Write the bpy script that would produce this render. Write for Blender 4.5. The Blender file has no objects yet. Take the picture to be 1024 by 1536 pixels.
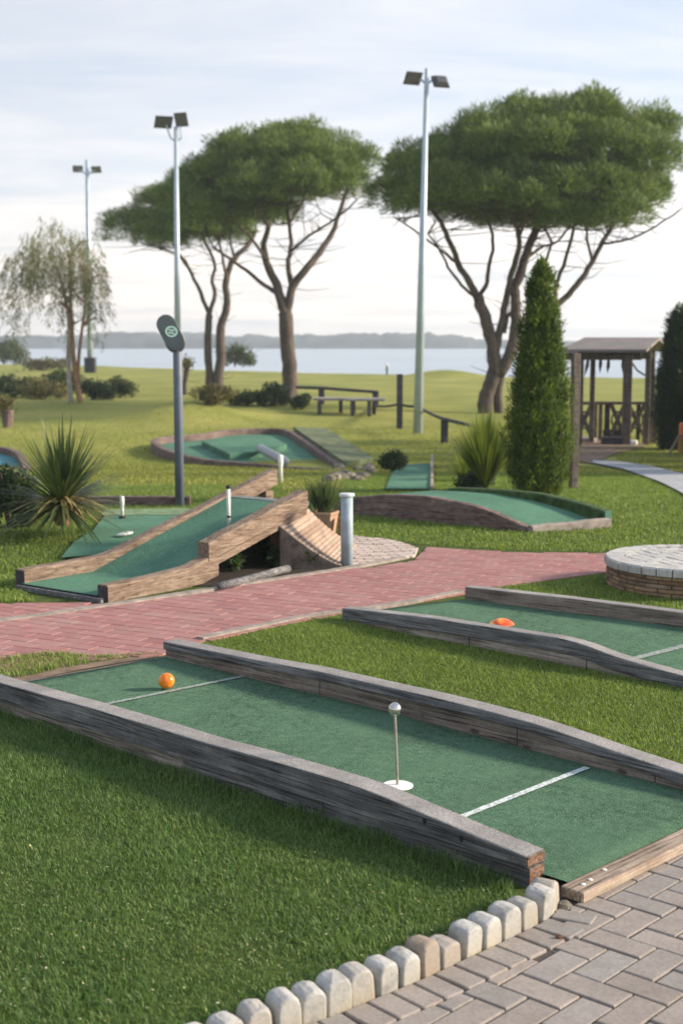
import bpy, math, random
import numpy as np
from mathutils import Vector, Matrix, noise as mnoise

random.seed(7)
RNG = np.random.default_rng(7)
C = bpy.context.scene.collection
R = math.radians

# ------------------------------------------------------------------ camera model (photo is 1024 x 1536)
F, CX, CY, HZ, H = 2100.0, 512.0, 768.0, 510.0, 1.7
PITCH = math.atan((CY - HZ) / F)
cp, sp = math.cos(PITCH), math.sin(PITCH)


def ray(px, py):
    dx, dy = px - CX, py - CY
    return Vector((dx, F * cp - dy * sp, -(F * sp + dy * cp)))


def gp(px, py, z=0.0):
    d = ray(px, py)
    t = (z - H) / d.z
    return Vector((d.x * t, d.y * t, z))


def at(px, py, Y):
    d = ray(px, py)
    t = Y / d.y
    return Vector((d.x * t, Y, H + d.z * t))


def vpl(px, py, p, u):
    """ray against the vertical plane through p with horizontal direction u"""
    n = Vector((-u[1], u[0], 0))
    d = ray(px, py)
    o = Vector((0, 0, H))
    t = (Vector((p[0], p[1], 0)) - Vector((0, 0, 0))).dot(n) / d.dot(n)
    return o + d * t


def sst(a, b, x):
    t = min(1.0, max(0.0, (x - a) / (b - a)))
    return t * t * (3 - 2 * t)


def yedge(x):
    return 82.0 + 1.2 * min(70.0, max(0.0, 8 - x)) + 1.5 * math.sin(x * 0.21)


def terrain(x, y):
    z = -0.45 * sst(13, 27, y)
    # broad swell and the grassy mound on the left
    z += 0.30 * math.exp(-((x + 5.5) / 7.5) ** 4) * math.exp(-((y - 43) / 4.0) ** 2)
    z += 0.5 * math.exp(-(((x + 4.0) / 1.5) ** 2 + ((y - 37) / 1.7) ** 2))
    z += 0.5 * math.exp(-(((x - 5.9) / 2.2) ** 2 + ((y - 80) / 2.0) ** 2))
    z += 0.03 * math.sin(x * 0.45 + 1) * math.sin(y * 0.31) * sst(16, 24, y)
    e = y - yedge(x)
    z -= 5.0 * sst(-0.5, 14, e)
    return z


def tp(px, py):
    d = ray(px, py)
    d = d / d.y
    y0 = 2.0
    y = 2.0
    while y < 160:
        p = Vector((0, 0, H)) + d * y
        if p.z < terrain(p.x, p.y):
            a, b = y0, y
            for _ in range(30):
                m = (a + b) / 2
                p = Vector((0, 0, H)) + d * m
                if p.z < terrain(p.x, p.y):
                    b = m
                else:
                    a = m
            return Vector((0, 0, H)) + d * b
        y0 = y
        y += 0.05
    return Vector((0, 0, H)) + d * 90


# ------------------------------------------------------------------ object helpers
def tag(o, label=None, cat=None, group=None, kind=None):
    if label: o['label'] = label
    if cat: o['category'] = cat
    if group: o['group'] = group
    if kind: o['kind'] = kind
    return o


def thing(name, label, cat, loc=(0, 0, 0), rz=0.0, group=None):
    o = bpy.data.objects.new(name, None)
    o.empty_display_size = 0.1
    C.objects.link(o)
    o.location = loc
    o.rotation_euler = (0, 0, rz)
    return tag(o, label, cat, group)


def copy_tree(o, parent=None):
    c = o.copy()
    C.objects.link(c)
    if parent is not None:
        c.parent = parent
    for ch in list(o.children):
        copy_tree(ch, c)
    return c


class MB:
    def __init__(self):
        self.v, self.f, self.m = [], [], []

    def add(self, vs, fs, mi=0):
        o = len(self.v)
        self.v += [tuple(v) for v in vs]
        self.f += [tuple(i + o for i in f) for f in fs]
        self.m += [mi] * len(fs)
        return self

    def box(self, x0, x1, y0, y1, z0, z1, b=0.0, M=None, mi=0):
        if b <= 0:
            vs = [(x, y, z) for z in (z0, z1) for y in (y0, y1) for x in (x0, x1)]
            fs = [(0, 2, 3, 1), (4, 5, 7, 6), (0, 1, 5, 4), (2, 6, 7, 3), (0, 4, 6, 2), (1, 3, 7, 5)]
        else:
            vs, fs = [], []
            prof = [(z0, b), (z0 + b, 0), (z1 - b, 0), (z1 - b * 0.3, b * 0.3), (z1, b)]
            for z, i in prof:
                c = b
                vs += [(x0 + i + c, y0 + i, z), (x1 - i - c, y0 + i, z), (x1 - i, y0 + i + c, z), (x1 - i, y1 - i - c, z),
                       (x1 - i - c, y1 - i, z), (x0 + i + c, y1 - i, z), (x0 + i, y1 - i - c, z), (x0 + i, y0 + i + c, z)]
            for k in range(len(prof) - 1):
                for j in range(8):
                    a, q = k * 8 + j, k * 8 + (j + 1) % 8
                    fs.append((a, q, q + 8, a + 8))
            fs.append(tuple(range(7, -1, -1)))
            fs.append(tuple(range((len(prof) - 1) * 8, len(prof) * 8)))
        if M is not None:
            vs = [tuple(M @ Vector(v)) for v in vs]
        return self.add(vs, fs, mi)

    def tube(self, path, radii, n=8, cap=True, mi=0, jit=0.0):
        path = [Vector(p) for p in path]
        if not hasattr(radii, '__len__'):
            radii = [radii] * len(path)
        vs, fs = [], []
        t0 = (path[1] - path[0]).normalized()
        up = Vector((0, 0, 1)) if abs(t0.z) < 0.9 else Vector((1, 0, 0))
        a = t0.cross(up).normalized()
        for i, p in enumerate(path):
            t = (path[min(i + 1, len(path) - 1)] - path[max(i - 1, 0)]).normalized()
            a = (a - t * a.dot(t)).normalized()
            b = t.cross(a)
            for k in range(n):
                th = 2 * math.pi * k / n
                r = radii[i] * (1 + (random.uniform(-jit, jit) if jit else 0))
                vs.append(p + a * math.cos(th) * r + b * math.sin(th) * r)
        for i in range(len(path) - 1):
            for k in range(n):
                q = (k + 1) % n
                fs.append((i * n + k, i * n + q, (i + 1) * n + q, (i + 1) * n + k))
        if cap:
            fs.append(tuple(range(n - 1, -1, -1)))
            L = (len(path) - 1) * n
            fs.append(tuple(range(L, L + n)))
        return self.add(vs, fs, mi)

    def lathe(self, prof, n=24, c=(0, 0, 0), mi=0):
        vs, fs = [], []
        for r, z in prof:
            for k in range(n):
                th = 2 * math.pi * k / n
                vs.append((c[0] + r * math.cos(th), c[1] + r * math.sin(th), c[2] + z))
        for i in range(len(prof) - 1):
            for k in range(n):
                q = (k + 1) % n
                fs.append((i * n + k, i * n + q, (i + 1) * n + q, (i + 1) * n + k))
        fs.append(tuple(range(n - 1, -1, -1)))
        L = (len(prof) - 1) * n
        fs.append(tuple(range(L, L + n)))
        return self.add(vs, fs, mi)

    def sphere(self, c, r, n=24, m=14, s=(1, 1, 1), jit=0.0):
        prof = []
        vs, fs = [], []
        for i in range(1, m):
            ph = math.pi * i / m
            for k in range(n):
                th = 2 * math.pi * k / n
                j = 1 + (random.uniform(-jit, jit) if jit else 0)
                vs.append((c[0] + r * s[0] * j * math.sin(ph) * math.cos(th), c[1] + r * s[1] * j * math.sin(ph) * math.sin(th), c[2] + r * s[2] * j * math.cos(ph)))
        top = len(vs); vs.append((c[0], c[1], c[2] + r * s[2]))
        bot = len(vs); vs.append((c[0], c[1], c[2] - r * s[2]))
        for i in range(m - 2):
            for k in range(n):
                q = (k + 1) % n
                fs.append((i * n + k, (i + 1) * n + k, (i + 1) * n + q, i * n + q))
        for k in range(n):
            q = (k + 1) % n
            fs.append((top, k, q))
            fs.append((bot, (m - 2) * n + q, (m - 2) * n + k))
        return self.add(vs, fs)

    def rail(self, path, w, zlo, b=0.012, w0=0.0, wob=0.0, seg=0.05, top=False):
        """beam along local x; path = list of (x, ztop); zlo = function(x, ztop) -> bottom; y runs w0..w0+w"""
        xs = []
        for (xa, za), (xb, zb) in zip(path[:-1], path[1:]):
            k = max(1, int(abs(xb - xa) / seg))
            xs += [(xa + (xb - xa) * i / k) for i in range(k)]
        xs.append(path[-1][0])
        px = [p[0] for p in path]; pz = [p[1] for p in path]
        zs = np.interp(xs, px, pz)
        # smooth the kinks
        if len(zs) > 6:
            for _ in range(3):
                z2 = zs.copy()
                z2[1:-1] = (zs[:-2] + 2 * zs[1:-1] + zs[2:]) / 4
                zs = z2
        vs, fs = [], []
        for i, x in enumerate(xs):
            zt = float(zs[i]); zb = zlo(x, zt)
            jw = wob * mnoise.noise(Vector((x * 2.1, zt * 9 + w0 * 7, 0.3)))
            jt = wob * mnoise.noise(Vector((x * 3.3, 4.2, w0 * 5)))
            y0, y1 = w0 + jw, w0 + w + jw * 0.5
            zt += jt
            bb = b * (1 + 0.5 * mnoise.noise(Vector((x * 6.0, 1.7, w0))))
            vs += [(x, y0, zb + b * 0.4), (x, y0, zt - bb), (x, y0 + bb * 0.3, zt - bb * 0.3), (x, y0 + bb, zt), (x, y1 - bb, zt), (x, y1 - bb * 0.3, zt - bb * 0.3),
                   (x, y1, zt - bb), (x, y1, zb + b * 0.4), (x, y1 - b * 0.4, zb), (x, y0 + b * 0.4, zb)]
        n = 10
        for i in range(len(xs) - 1):
            for k in range(n):
                q = (k + 1) % n
                fs.append((i * n + k, i * n + q, (i + 1) * n + q, (i + 1) * n + k))
        fs.append(tuple(range(n - 1, -1, -1)))
        L = (len(xs) - 1) * n
        fs.append(tuple(range(L, L + n)))
        m0 = len(self.m)
        self.add(vs, fs)
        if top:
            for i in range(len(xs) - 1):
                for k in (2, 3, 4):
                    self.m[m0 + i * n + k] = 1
        return self

    def build(self, name, mat, parent=None, smooth=False, loc=None):
        me = bpy.data.meshes.new(name)
        me.from_pydata(self.v, [], self.f)
        mats = mat if isinstance(mat, (list, tuple)) else [mat]
        for m in mats:
            me.materials.append(m)
        if len(mats) > 1:
            me.polygons.foreach_set('material_index', self.m)
        if smooth:
            me.polygons.foreach_set('use_smooth', [True] * len(me.polygons))
        me.update()
        fix_normals(me)
        o = bpy.data.objects.new(name, me)
        C.objects.link(o)
        if parent is not None:
            o.parent = parent
        if loc is not None:
            o.location = loc
        return o


def fix_normals(me):
    import bmesh
    bm = bmesh.new()
    bm.from_mesh(me)
    bmesh.ops.recalc_face_normals(bm, faces=bm.faces)
    bm.to_mesh(me)
    bm.free()


def np_mesh(name, V, Fc, mat, parent=None, smooth=False):
    """V (N,3) float, Fc (M,k) int"""
    me = bpy.data.meshes.new(name)
    V = np.ascontiguousarray(V, dtype=np.float32)
    Fc = np.ascontiguousarray(Fc, dtype=np.int32)
    k = Fc.shape[1]
    me.vertices.add(len(V))
    me.vertices.foreach_set('co', V.ravel())
    me.loops.add(Fc.size)
    me.loops.foreach_set('vertex_index', Fc.ravel())
    me.polygons.add(len(Fc))
    me.polygons.foreach_set('loop_start', np.arange(0, Fc.size, k, dtype=np.int32))
    me.polygons.foreach_set('loop_total', np.full(len(Fc), k, dtype=np.int32))
    if smooth:
        me.polygons.foreach_set('use_smooth', np.ones(len(Fc), dtype=bool))
    me.materials.append(mat)
    me.update(calc_edges=True)
    o = bpy.data.objects.new(name, me)
    C.objects.link(o)
    if parent is not None:
        o.parent = parent
    return o


def unit(a):
    return a / np.maximum(np.linalg.norm(a, axis=-1, keepdims=True), 1e-9)


def leaf_geo(P, D, L, W, N=None):
    """diamond leaves: base P, direction D, length L, width W"""
    n = len(P)
    D = unit(D)
    if N is None:
        N = RNG.normal(size=(n, 3))
    S = unit(np.cross(D, N))
    L = np.broadcast_to(np.asarray(L, dtype=float).reshape(-1, 1), (n, 1))
    W = np.broadcast_to(np.asarray(W, dtype=float).reshape(-1, 1), (n, 1))
    V = np.empty((n, 4, 3))
    V[:, 0] = P
    V[:, 1] = P + D * L * 0.5 + S * W * 0.5
    V[:, 2] = P + D * L
    V[:, 3] = P + D * L * 0.5 - S * W * 0.5
    Fc = np.arange(n * 4).reshape(n, 4)
    return V.reshape(-1, 3), Fc


def blade_geo(P, dirxy, Hh, Wd, bend):
    """grass blades as 5 points: quad below, tri above, written as two quads (last degenerate-free)"""
    n = len(P)
    d = np.stack([np.cos(dirxy), np.sin(dirxy), np.zeros(n)], 1)
    s = np.stack([-np.sin(dirxy), np.cos(dirxy), np.zeros(n)], 1)
    Hh = Hh[:, None]; Wd = Wd[:, None]; bend = bend[:, None]
    up = np.array([[0, 0, 1.0]])
    V = np.empty((n, 5, 3))
    V[:, 0] = P - s * Wd * 0.5
    V[:, 1] = P + s * Wd * 0.5
    mid = P + up * Hh * 0.55 + d * bend * Hh * 0.28
    V[:, 2] = mid + s * Wd * 0.42
    V[:, 3] = mid - s * Wd * 0.42
    V[:, 4] = P + up * Hh * (1 - 0.3 * bend) + d * bend * Hh
    base = (np.arange(n) * 5)[:, None]
    T = np.concatenate([base + np.array([[0, 1, 2]]), base + np.array([[0, 2, 3]]), base + np.array([[3, 2, 4]])], 0)
    return V.reshape(-1, 3), T


# ------------------------------------------------------------------ materials
class NT:
    def __init__(self, name):
        self.mat = bpy.data.materials.new(name)
        self.mat.use_nodes = True
        self.nt = self.mat.node_tree
        self.nt.nodes.clear()
        self.out = self.n('ShaderNodeOutputMaterial')

    def n(self, t, **kw):
        nd = self.nt.nodes.new(t)
        for k, v in kw.items():
            if k in nd.inputs.keys():
                nd.inputs[k].default_value = v
            else:
                setattr(nd, k, v)
        return nd

    def l(self, a, b):
        self.nt.links.new(a, b)

    def ramp(self, fac, stops, interp='LINEAR'):
        r = self.n('ShaderNodeValToRGB')
        r.color_ramp.interpolation = interp
        el = r.color_ramp.elements
        while len(el) < len(stops):
            el.new(0.5)
        for e, (p, c) in zip(el, stops):
            e.position = p
            e.color = (c[0], c[1], c[2], 1) if hasattr(c, '__len__') else (c, c, c, 1)
        self.l(fac, r.inputs[0])
        return r.outputs[0]

    def coords(self, scale=(1, 1, 1), kind='Object', rot=(0, 0, 0)):
        tc = self.n('ShaderNodeTexCoord')
        mp = self.n('ShaderNodeMapping')
        mp.inputs['Scale'].default_value = scale
        mp.inputs['Rotation'].default_value = rot
        self.l(tc.outputs[kind], mp.inputs[0])
        return mp.outputs[0]

    def noise(self, vec, scale, detail=4, rough=0.55, dist=0.0):
        nd = self.n('ShaderNodeTexNoise')
        nd.inputs['Scale'].default_value = scale
        nd.inputs['Detail'].default_value = detail
        nd.inputs['Roughness'].default_value = rough
        nd.inputs['Distortion'].default_value = dist
        self.l(vec, nd.inputs['Vector'])
        return nd.outputs['Fac']

    def mix(self, fac, a, b, mode='MIX'):
        m = self.n('ShaderNodeMix', data_type='RGBA', blend_type=mode)
        for s, v in ((0, fac), (6, a), (7, b)):
            if hasattr(v, 'links') or isinstance(v, bpy.types.NodeSocket):
                self.l(v, m.inputs[s])
            elif s == 0:
                m.inputs[0].default_value = v
            else:
                m.inputs[s].default_value = (v[0], v[1], v[2], 1)
        return m.outputs[2]

    def math(self, op, a, b=0.0):
        m = self.n('ShaderNodeMath', operation=op)
        for i, v in enumerate((a, b)):
            if isinstance(v, bpy.types.NodeSocket):
                self.l(v, m.inputs[i])
            else:
                m.inputs[i].default_value = v
        return m.outputs[0]

    def bump(self, h, strength=0.3, dist=0.01):
        b = self.n('ShaderNodeBump')
        b.inputs['Strength'].default_value = strength
        b.inputs['Distance'].default_value = dist
        self.l(h, b.inputs['Height'])
        return b.outputs[0]

    def finish(self, col, rough=0.7, bump=None, spec=0.3, metal=0.0, trans=0.0, transcol=None):
        p = self.n('ShaderNodeBsdfPrincipled')
        if isinstance(col, bpy.types.NodeSocket):
            self.l(col, p.inputs['Base Color'])
        else:
            p.inputs['Base Color'].default_value = (*col, 1)
        if isinstance(rough, bpy.types.NodeSocket):
            self.l(rough, p.inputs['Roughness'])
        else:
            p.inputs['Roughness'].default_value = rough
        p.inputs['Specular IOR Level'].default_value = spec
        p.inputs['Metallic'].default_value = metal
        if bump is not None:
            self.l(bump, p.inputs['Normal'])
        sh = p.outputs[0]
        if trans > 0:
            t = self.n('ShaderNodeBsdfTranslucent')
            tc = transcol if transcol is not None else col
            if isinstance(tc, bpy.types.NodeSocket):
                self.l(tc, t.inputs[0])
            else:
                t.inputs[0].default_value = (*tc, 1)
            m = self.n('ShaderNodeMixShader')
            m.inputs[0].default_value = trans
            self.l(sh, m.inputs[1]); self.l(t.outputs[0], m.inputs[2])
            sh = m.outputs[0]
        self.l(sh, self.out.inputs[0])
        return self.mat


def plain(name, col, rough=0.6, var=0.12, scale=6.0, spec=0.3, metal=0.0, bump=0.0):
    t = NT(name)
    v = t.coords()
    nz = t.noise(v, scale, 5, 0.6)
    c = t.ramp(nz, [(0.3, tuple(x * (1 - var * 1.6) for x in col)), (0.7, tuple(min(1, x * (1 + var)) for x in col))])
    b = None
    if bump > 0:
        b = t.bump(t.noise(v, scale * 12, 3), bump, 0.004)
    return t.finish(c, rough, b, spec, metal)


def leafmat(name, dark, light, trans=0.35, rough=0.55, yellow=None, nscale=0.8):
    t = NT(name)
    g = t.n('ShaderNodeNewGeometry')
    nz = t.noise(t.coords(), nscale, 3)
    f = t.math('ADD', t.math('MULTIPLY', g.outputs['Random Per Island'], 0.6), t.math('MULTIPLY', nz, 0.4))
    stops = [(0.2, dark), (0.75, light)]
    if yellow is not None:
        stops.append((0.97, yellow))
    c = t.ramp(f, stops)
    tc = t.mix(1.0, c, (1.25, 1.35, 0.6), 'MULTIPLY')
    return t.finish(c, rough, None, 0.25, 0, trans, tc)


def timber(name, cols, grain=(1.3, 20, 20), rough=0.85, bump=0.6, streak=0.8, knots=True, fine=(1.3, 58, 58)):
    """weathered wood, grain along local x. cols = dark, mid, light"""
    t = NT(name)
    n1 = t.noise(t.coords(grain), 2.2, 7, 0.65, 0.15)
    n2 = t.noise(t.coords(fine), 2.0, 5, 0.65)
    n3 = t.noise(t.coords(), 2.6, 5, 0.65)
    n4 = t.noise(t.coords(), 55, 3, 0.6)
    f = t.math('ADD', t.math('MULTIPLY', n1, 0.5), t.math('ADD', t.math('MULTIPLY', n2, 0.25), t.math('MULTIPLY', n3, 0.3)))
    c = t.ramp(f, [(0.40, cols[0]), (0.53, cols[1]), (0.66, cols[2])])
    crack = t.ramp(n2, [(0.38, 0.18), (0.47, 1.0)])
    c = t.mix(streak, c, crack, 'MULTIPLY')
    c = t.mix(0.4, c, t.ramp(n4, [(0.3, 0.55), (0.7, 1.2)]), 'MULTIPLY')
    h = t.math('ADD', n1, t.math('MULTIPLY', n2, 1.2))
    if knots:
        vo = t.n('ShaderNodeTexVoronoi')
        vo.inputs['Scale'].default_value = 1.0
        t.l(t.coords((3.3, 9, 9)), vo.inputs['Vector'])
        k = t.ramp(vo.outputs['Distance'], [(0.06, 0.2), (0.11, 1.0)])
        c = t.mix(0.8, c, k, 'MULTIPLY')
    return t.finish(c, rough, t.bump(h, bump, 0.008), 0.2)


def islandmat(name, cols, rough=0.85, bump=0.4, dirt=(0.12, 0.10, 0.08), dirtamt=0.35, nsc=9.0, fine=90.0):
    """masonry: each brick (mesh island) its own tone, mottled"""
    t = NT(name)
    g = t.n('ShaderNodeNewGeometry')
    v = t.coords()
    c = t.ramp(g.outputs['Random Per Island'], [(i / max(1, len(cols) - 1), cc) for i, cc in enumerate(cols)])
    n1 = t.noise(v, nsc, 6, 0.65)
    n2 = t.noise(v, fine, 4, 0.6)
    c = t.mix(t.ramp(n1, [(0.42, 0.0), (0.75, dirtamt)]), c, dirt)
    c = t.mix(0.5, c, t.ramp(n2, [(0.3, 0.6), (0.7, 1.15)]), 'MULTIPLY')
    h = t.math('ADD', t.math('MULTIPLY', n2, 0.6), n1)
    return t.finish(c, rough, t.bump(h, bump, 0.004), 0.2)


def carpetmat(name, dark, light, sc=190.0):
    t = NT(name)
    v = t.coords()
    n1 = t.noise(v, sc, 3, 0.8)
    n2 = t.noise(v, 1.6, 5, 0.6)
    n3 = t.noise(v, 26.0, 4, 0.65)
    c = t.ramp(t.math('ADD', t.math('MULTIPLY', n1, 0.8), t.math('MULTIPLY', n3, 0.2)), [(0.41, dark), (0.5, tuple(0.42 * (a + b) for a, b in zip(dark, light))), (0.60, light)])
    c = t.mix(t.ramp(n2, [(0.38, 0.0), (0.66, 0.55)]), c, tuple(0.5 * (a + b) * 1.5 for a, b in zip(dark, light)))
    return t.finish(c, 0.95, t.bump(n1, 1.0, 0.008), 0.1)


M = {}
M['carpet'] = carpetmat('lane_carpet', (0.010, 0.050, 0.027), (0.155, 0.275, 0.185))
M['carpet_far'] = carpetmat('far_lane_carpet', (0.055, 0.145, 0.098), (0.110, 0.225, 0.160), 60)
M['carpet_blue'] = carpetmat('blue_lane_carpet', (0.05, 0.16, 0.19), (0.09, 0.24, 0.28), 60)
M['timber_grey'] = timber('grey_weathered_timber', ((0.055, 0.055, 0.060), (0.15, 0.148, 0.154), (0.34, 0.33, 0.325)))
M['timber_cap'] = timber('dark_grey_cap', ((0.065, 0.067, 0.075), (0.165, 0.167, 0.178), (0.33, 0.325, 0.33)), knots=False, bump=0.4)
M['timber_low'] = timber('pale_lower_board', ((0.12, 0.105, 0.09), (0.30, 0.265, 0.23), (0.48, 0.43, 0.38)))
M['timber_brown'] = timber('brown_board', ((0.09, 0.074, 0.062), (0.23, 0.19, 0.165), (0.38, 0.325, 0.285)))
M['timber_old'] = timber('brown_mottled_beam', ((0.12, 0.082, 0.060), (0.225, 0.165, 0.125), (0.35, 0.275, 0.215)), grain=(2.6, 24, 24), streak=0.45, fine=(5, 40, 40))
M['timber_end'] = timber('sawn_timber_end', ((0.10, 0.055, 0.04), (0.22, 0.13, 0.095), (0.34, 0.22, 0.165)), grain=(9, 9, 40), knots=False)
M['timber_board'] = timber('pale_brown_board', ((0.13, 0.095, 0.07), (0.30, 0.23, 0.18), (0.45, 0.37, 0.30)))
M['timber_rim'] = timber('dark_reddish_rim', ((0.07, 0.05, 0.046), (0.18, 0.13, 0.12), (0.31, 0.23, 0.21)), grain=(5, 5, 14), knots=False)
M['wood_post'] = timber('grey_brown_post', ((0.06, 0.05, 0.045), (0.15, 0.125, 0.11), (0.27, 0.23, 0.20)), grain=(26, 26, 1.6), knots=False)
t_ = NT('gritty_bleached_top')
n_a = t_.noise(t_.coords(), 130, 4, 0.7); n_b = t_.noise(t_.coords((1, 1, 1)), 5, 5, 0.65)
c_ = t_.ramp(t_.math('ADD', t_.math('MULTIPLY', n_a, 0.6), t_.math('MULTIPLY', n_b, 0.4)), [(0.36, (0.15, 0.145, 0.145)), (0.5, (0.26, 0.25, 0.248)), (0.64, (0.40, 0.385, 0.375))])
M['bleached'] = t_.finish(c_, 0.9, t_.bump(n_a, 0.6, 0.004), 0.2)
M['white_line'] = plain('white_line_paint', (0.62, 0.70, 0.72), 0.8, 0.35, 70, bump=0.8)
M['grey_line'] = plain('worn_grey_line_paint', (0.31, 0.36, 0.34), 0.8, 0.4, 70, bump=0.8)
M['white_plastic'] = plain('white_plastic', (0.78, 0.78, 0.76), 0.35, 0.08, 8, 0.5)
M['steel'] = plain('polished_steel', (0.62, 0.61, 0.58), 0.22, 0.12, 30, 0.5, 1.0)
M['rod'] = plain('dull_metal_rod', (0.42, 0.40, 0.36), 0.4, 0.2, 30, 0.5, 0.5)
M['galv'] = plain('galvanised_pole_paint', (0.42, 0.51, 0.60), 0.45, 0.10, 3, 0.5, 0.25)
M['pole_blue'] = plain('slate_blue_pole_paint', (0.13, 0.16, 0.21), 0.5, 0.12, 5, 0.4)
M['cap'] = plain('pale_cap_paint', (0.55, 0.60, 0.64), 0.5, 0.15, 9)
M['bollard'] = plain('pale_blue_bollard_paint', (0.31, 0.40, 0.46), 0.5, 0.18, 9, 0.4)
M['lamp_dark'] = plain('lamp_housing', (0.07, 0.074, 0.082), 0.5, 0.15, 6, 0.4)
M['lamp_glass'] = plain('lamp_lens', (0.11, 0.115, 0.125), 0.2, 0.12, 6, 0.6)
M['sign_face'] = plain('dark_sign_paint', (0.055, 0.075, 0.085), 0.4, 0.2, 8, 0.5)
M['sign_back'] = plain('sign_back_disc', (0.20, 0.20, 0.22), 0.6, 0.3, 25, 0.4)
M['mint'] = plain('mint_emblem_paint', (0.45, 0.68, 0.60), 0.5, 0.1, 8)
M['black'] = plain('black_paint', (0.02, 0.022, 0.028), 0.5, 0.2, 8)
M['darkwood'] = timber('dark_stained_wood', ((0.035, 0.035, 0.04), (0.075, 0.075, 0.085), (0.15, 0.145, 0.15)), grain=(3, 14, 14), knots=False)
M['tabletop'] = timber('pale_table_planks', ((0.16, 0.15, 0.15), (0.30, 0.29, 0.29), (0.45, 0.43, 0.42)), knots=False)
M['roof'] = plain('brown_grey_roof_sheet', (0.20, 0.182, 0.178), 0.6, 0.12, 4)
M['terracotta'] = plain('terracotta', (0.40, 0.17, 0.085), 0.8, 0.2, 9, bump=0.3)
M['potpale'] = plain('pale_terracotta', (0.42, 0.27, 0.18), 0.8, 0.2, 9, bump=0.3)
M['orange_paint'] = plain('orange_red_paint', (0.62, 0.17, 0.07), 0.6, 0.15, 6)
M['ochre_wood'] = plain('ochre_wood', (0.42, 0.24, 0.09), 0.7, 0.2, 10)
M['concrete'] = plain('kerb_concrete', (0.30, 0.26, 0.235), 0.9, 0.25, 14, bump=0.5)
M['concrete_grey'] = plain('grey_path_concrete', (0.34, 0.36, 0.39), 0.9, 0.15, 3, bump=0.4)
M['skirt'] = plain('stained_concrete_skirt', (0.14, 0.115, 0.10), 0.9, 0.4, 12, bump=0.6)
M['sheet'] = plain('dull_grey_sheet', (0.16, 0.18, 0.18), 0.6, 0.2, 8)
M['soil'] = plain('dark_soil', (0.035, 0.028, 0.022), 0.95, 0.4, 20, bump=0.8)
M['dirt'] = plain('bare_brown_earth', (0.20, 0.145, 0.105), 0.95, 0.3, 8, bump=0.6)
M['rock'] = plain('mossy_rock', (0.22, 0.20, 0.16), 0.9, 0.5, 8, bump=0.8)
M['edge_stone'] = None
M['joint'] = plain('joint_sand', (0.085, 0.075, 0.068), 0.95, 0.3, 60, bump=0.5)
M['paver'] = islandmat('grey_paver', [(0.27, 0.238, 0.22), (0.31, 0.278, 0.258), (0.255, 0.242, 0.235), (0.345, 0.30, 0.275), (0.295, 0.278, 0.268)], dirtamt=0.35)
M['redbrick'] = islandmat('red_paver', [(0.30, 0.140, 0.135), (0.35, 0.165, 0.16), (0.31, 0.150, 0.145), (0.37, 0.19, 0.18), (0.28, 0.13, 0.128)], dirt=(0.36, 0.27, 0.255), dirtamt=0.5, nsc=5)
M['whitebrick'] = islandmat('whitewashed_paver', [(0.50, 0.42, 0.38), (0.58, 0.50, 0.46), (0.44, 0.36, 0.32)], dirt=(0.30, 0.2, 0.17))
M['slatbrick'] = islandmat('worn_orange_slat', [(0.34, 0.25, 0.195), (0.42, 0.33, 0.27), (0.29, 0.205, 0.155)], dirt=(0.13, 0.10, 0.085), dirtamt=0.7)
M['wellbrick'] = islandmat('weathered_ochre_brick', [(0.25, 0.15, 0.08), (0.38, 0.24, 0.13), (0.43, 0.29, 0.18), (0.21, 0.145, 0.105), (0.34, 0.25, 0.185)], dirt=(0.05, 0.045, 0.04), dirtamt=0.9, nsc=14, bump=0.9)
M['coping'] = islandmat('white_coping_stone', [(0.44, 0.45, 0.46), (0.54, 0.54, 0.53), (0.48, 0.47, 0.46)], dirt=(0.2, 0.19, 0.18), dirtamt=0.6, nsc=12)
M['bark_pine'] = None

# bark
def barkmat(name, a, b, sc=(9, 9, 2.5)):
    t = NT(name)
    n1 = t.noise(t.coords(sc), 2.5, 6, 0.65)
    n2 = t.noise(t.coords(), 1.2, 4)
    c = t.ramp(t.math('ADD', t.math('MULTIPLY', n1, 0.7), t.math('MULTIPLY', n2, 0.3)), [(0.38, a), (0.62, b)])
    return t.finish(c, 0.9, t.bump(n1, 0.9, 0.03), 0.15)


M['bark_pine'] = barkmat('pine_bark', (0.045, 0.037, 0.034), (0.150, 0.122, 0.108))
M['bark_pale'] = barkmat('pale_bark', (0.22, 0.19, 0.17), (0.48, 0.44, 0.41))
M['bark_tan'] = barkmat('tan_bark', (0.16, 0.09, 0.05), (0.40, 0.25, 0.15))
M['needle'] = leafmat('stone_pine_needles', (0.036, 0.080, 0.021), (0.175, 0.240, 0.060), 0.27, yellow=(0.44, 0.40, 0.09), nscale=0.5)
M['cypress'] = leafmat('green_cypress_scales', (0.028, 0.062, 0.014), (0.14, 0.20, 0.034), 0.4, yellow=(0.30, 0.31, 0.06), nscale=4)
M['cypress_dark'] = leafmat('dark_cypress_scales', (0.014, 0.030, 0.016), (0.040, 0.070, 0.034), 0.2, nscale=3)
M['weep'] = leafmat('olive_brown_leaves', (0.10, 0.11, 0.06), (0.25, 0.25, 0.15), 0.4)
M['shrub'] = leafmat('mid_green_leaves', (0.022, 0.042, 0.014), (0.085, 0.115, 0.035), 0.3, nscale=2)
M['shrub_dark'] = leafmat('dark_green_leaves', (0.012, 0.028, 0.012), (0.040, 0.070, 0.025), 0.25, nscale=3)
M['shrub_olive'] = leafmat('olive_leaves', (0.06, 0.06, 0.022), (0.17, 0.155, 0.06), 0.3, nscale=2)
M['yucca'] = leafmat('yucca_blade', (0.030, 0.055, 0.022), (0.105, 0.14, 0.055), 0.25, 0.4, yellow=(0.26, 0.24, 0.10), nscale=3)
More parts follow.
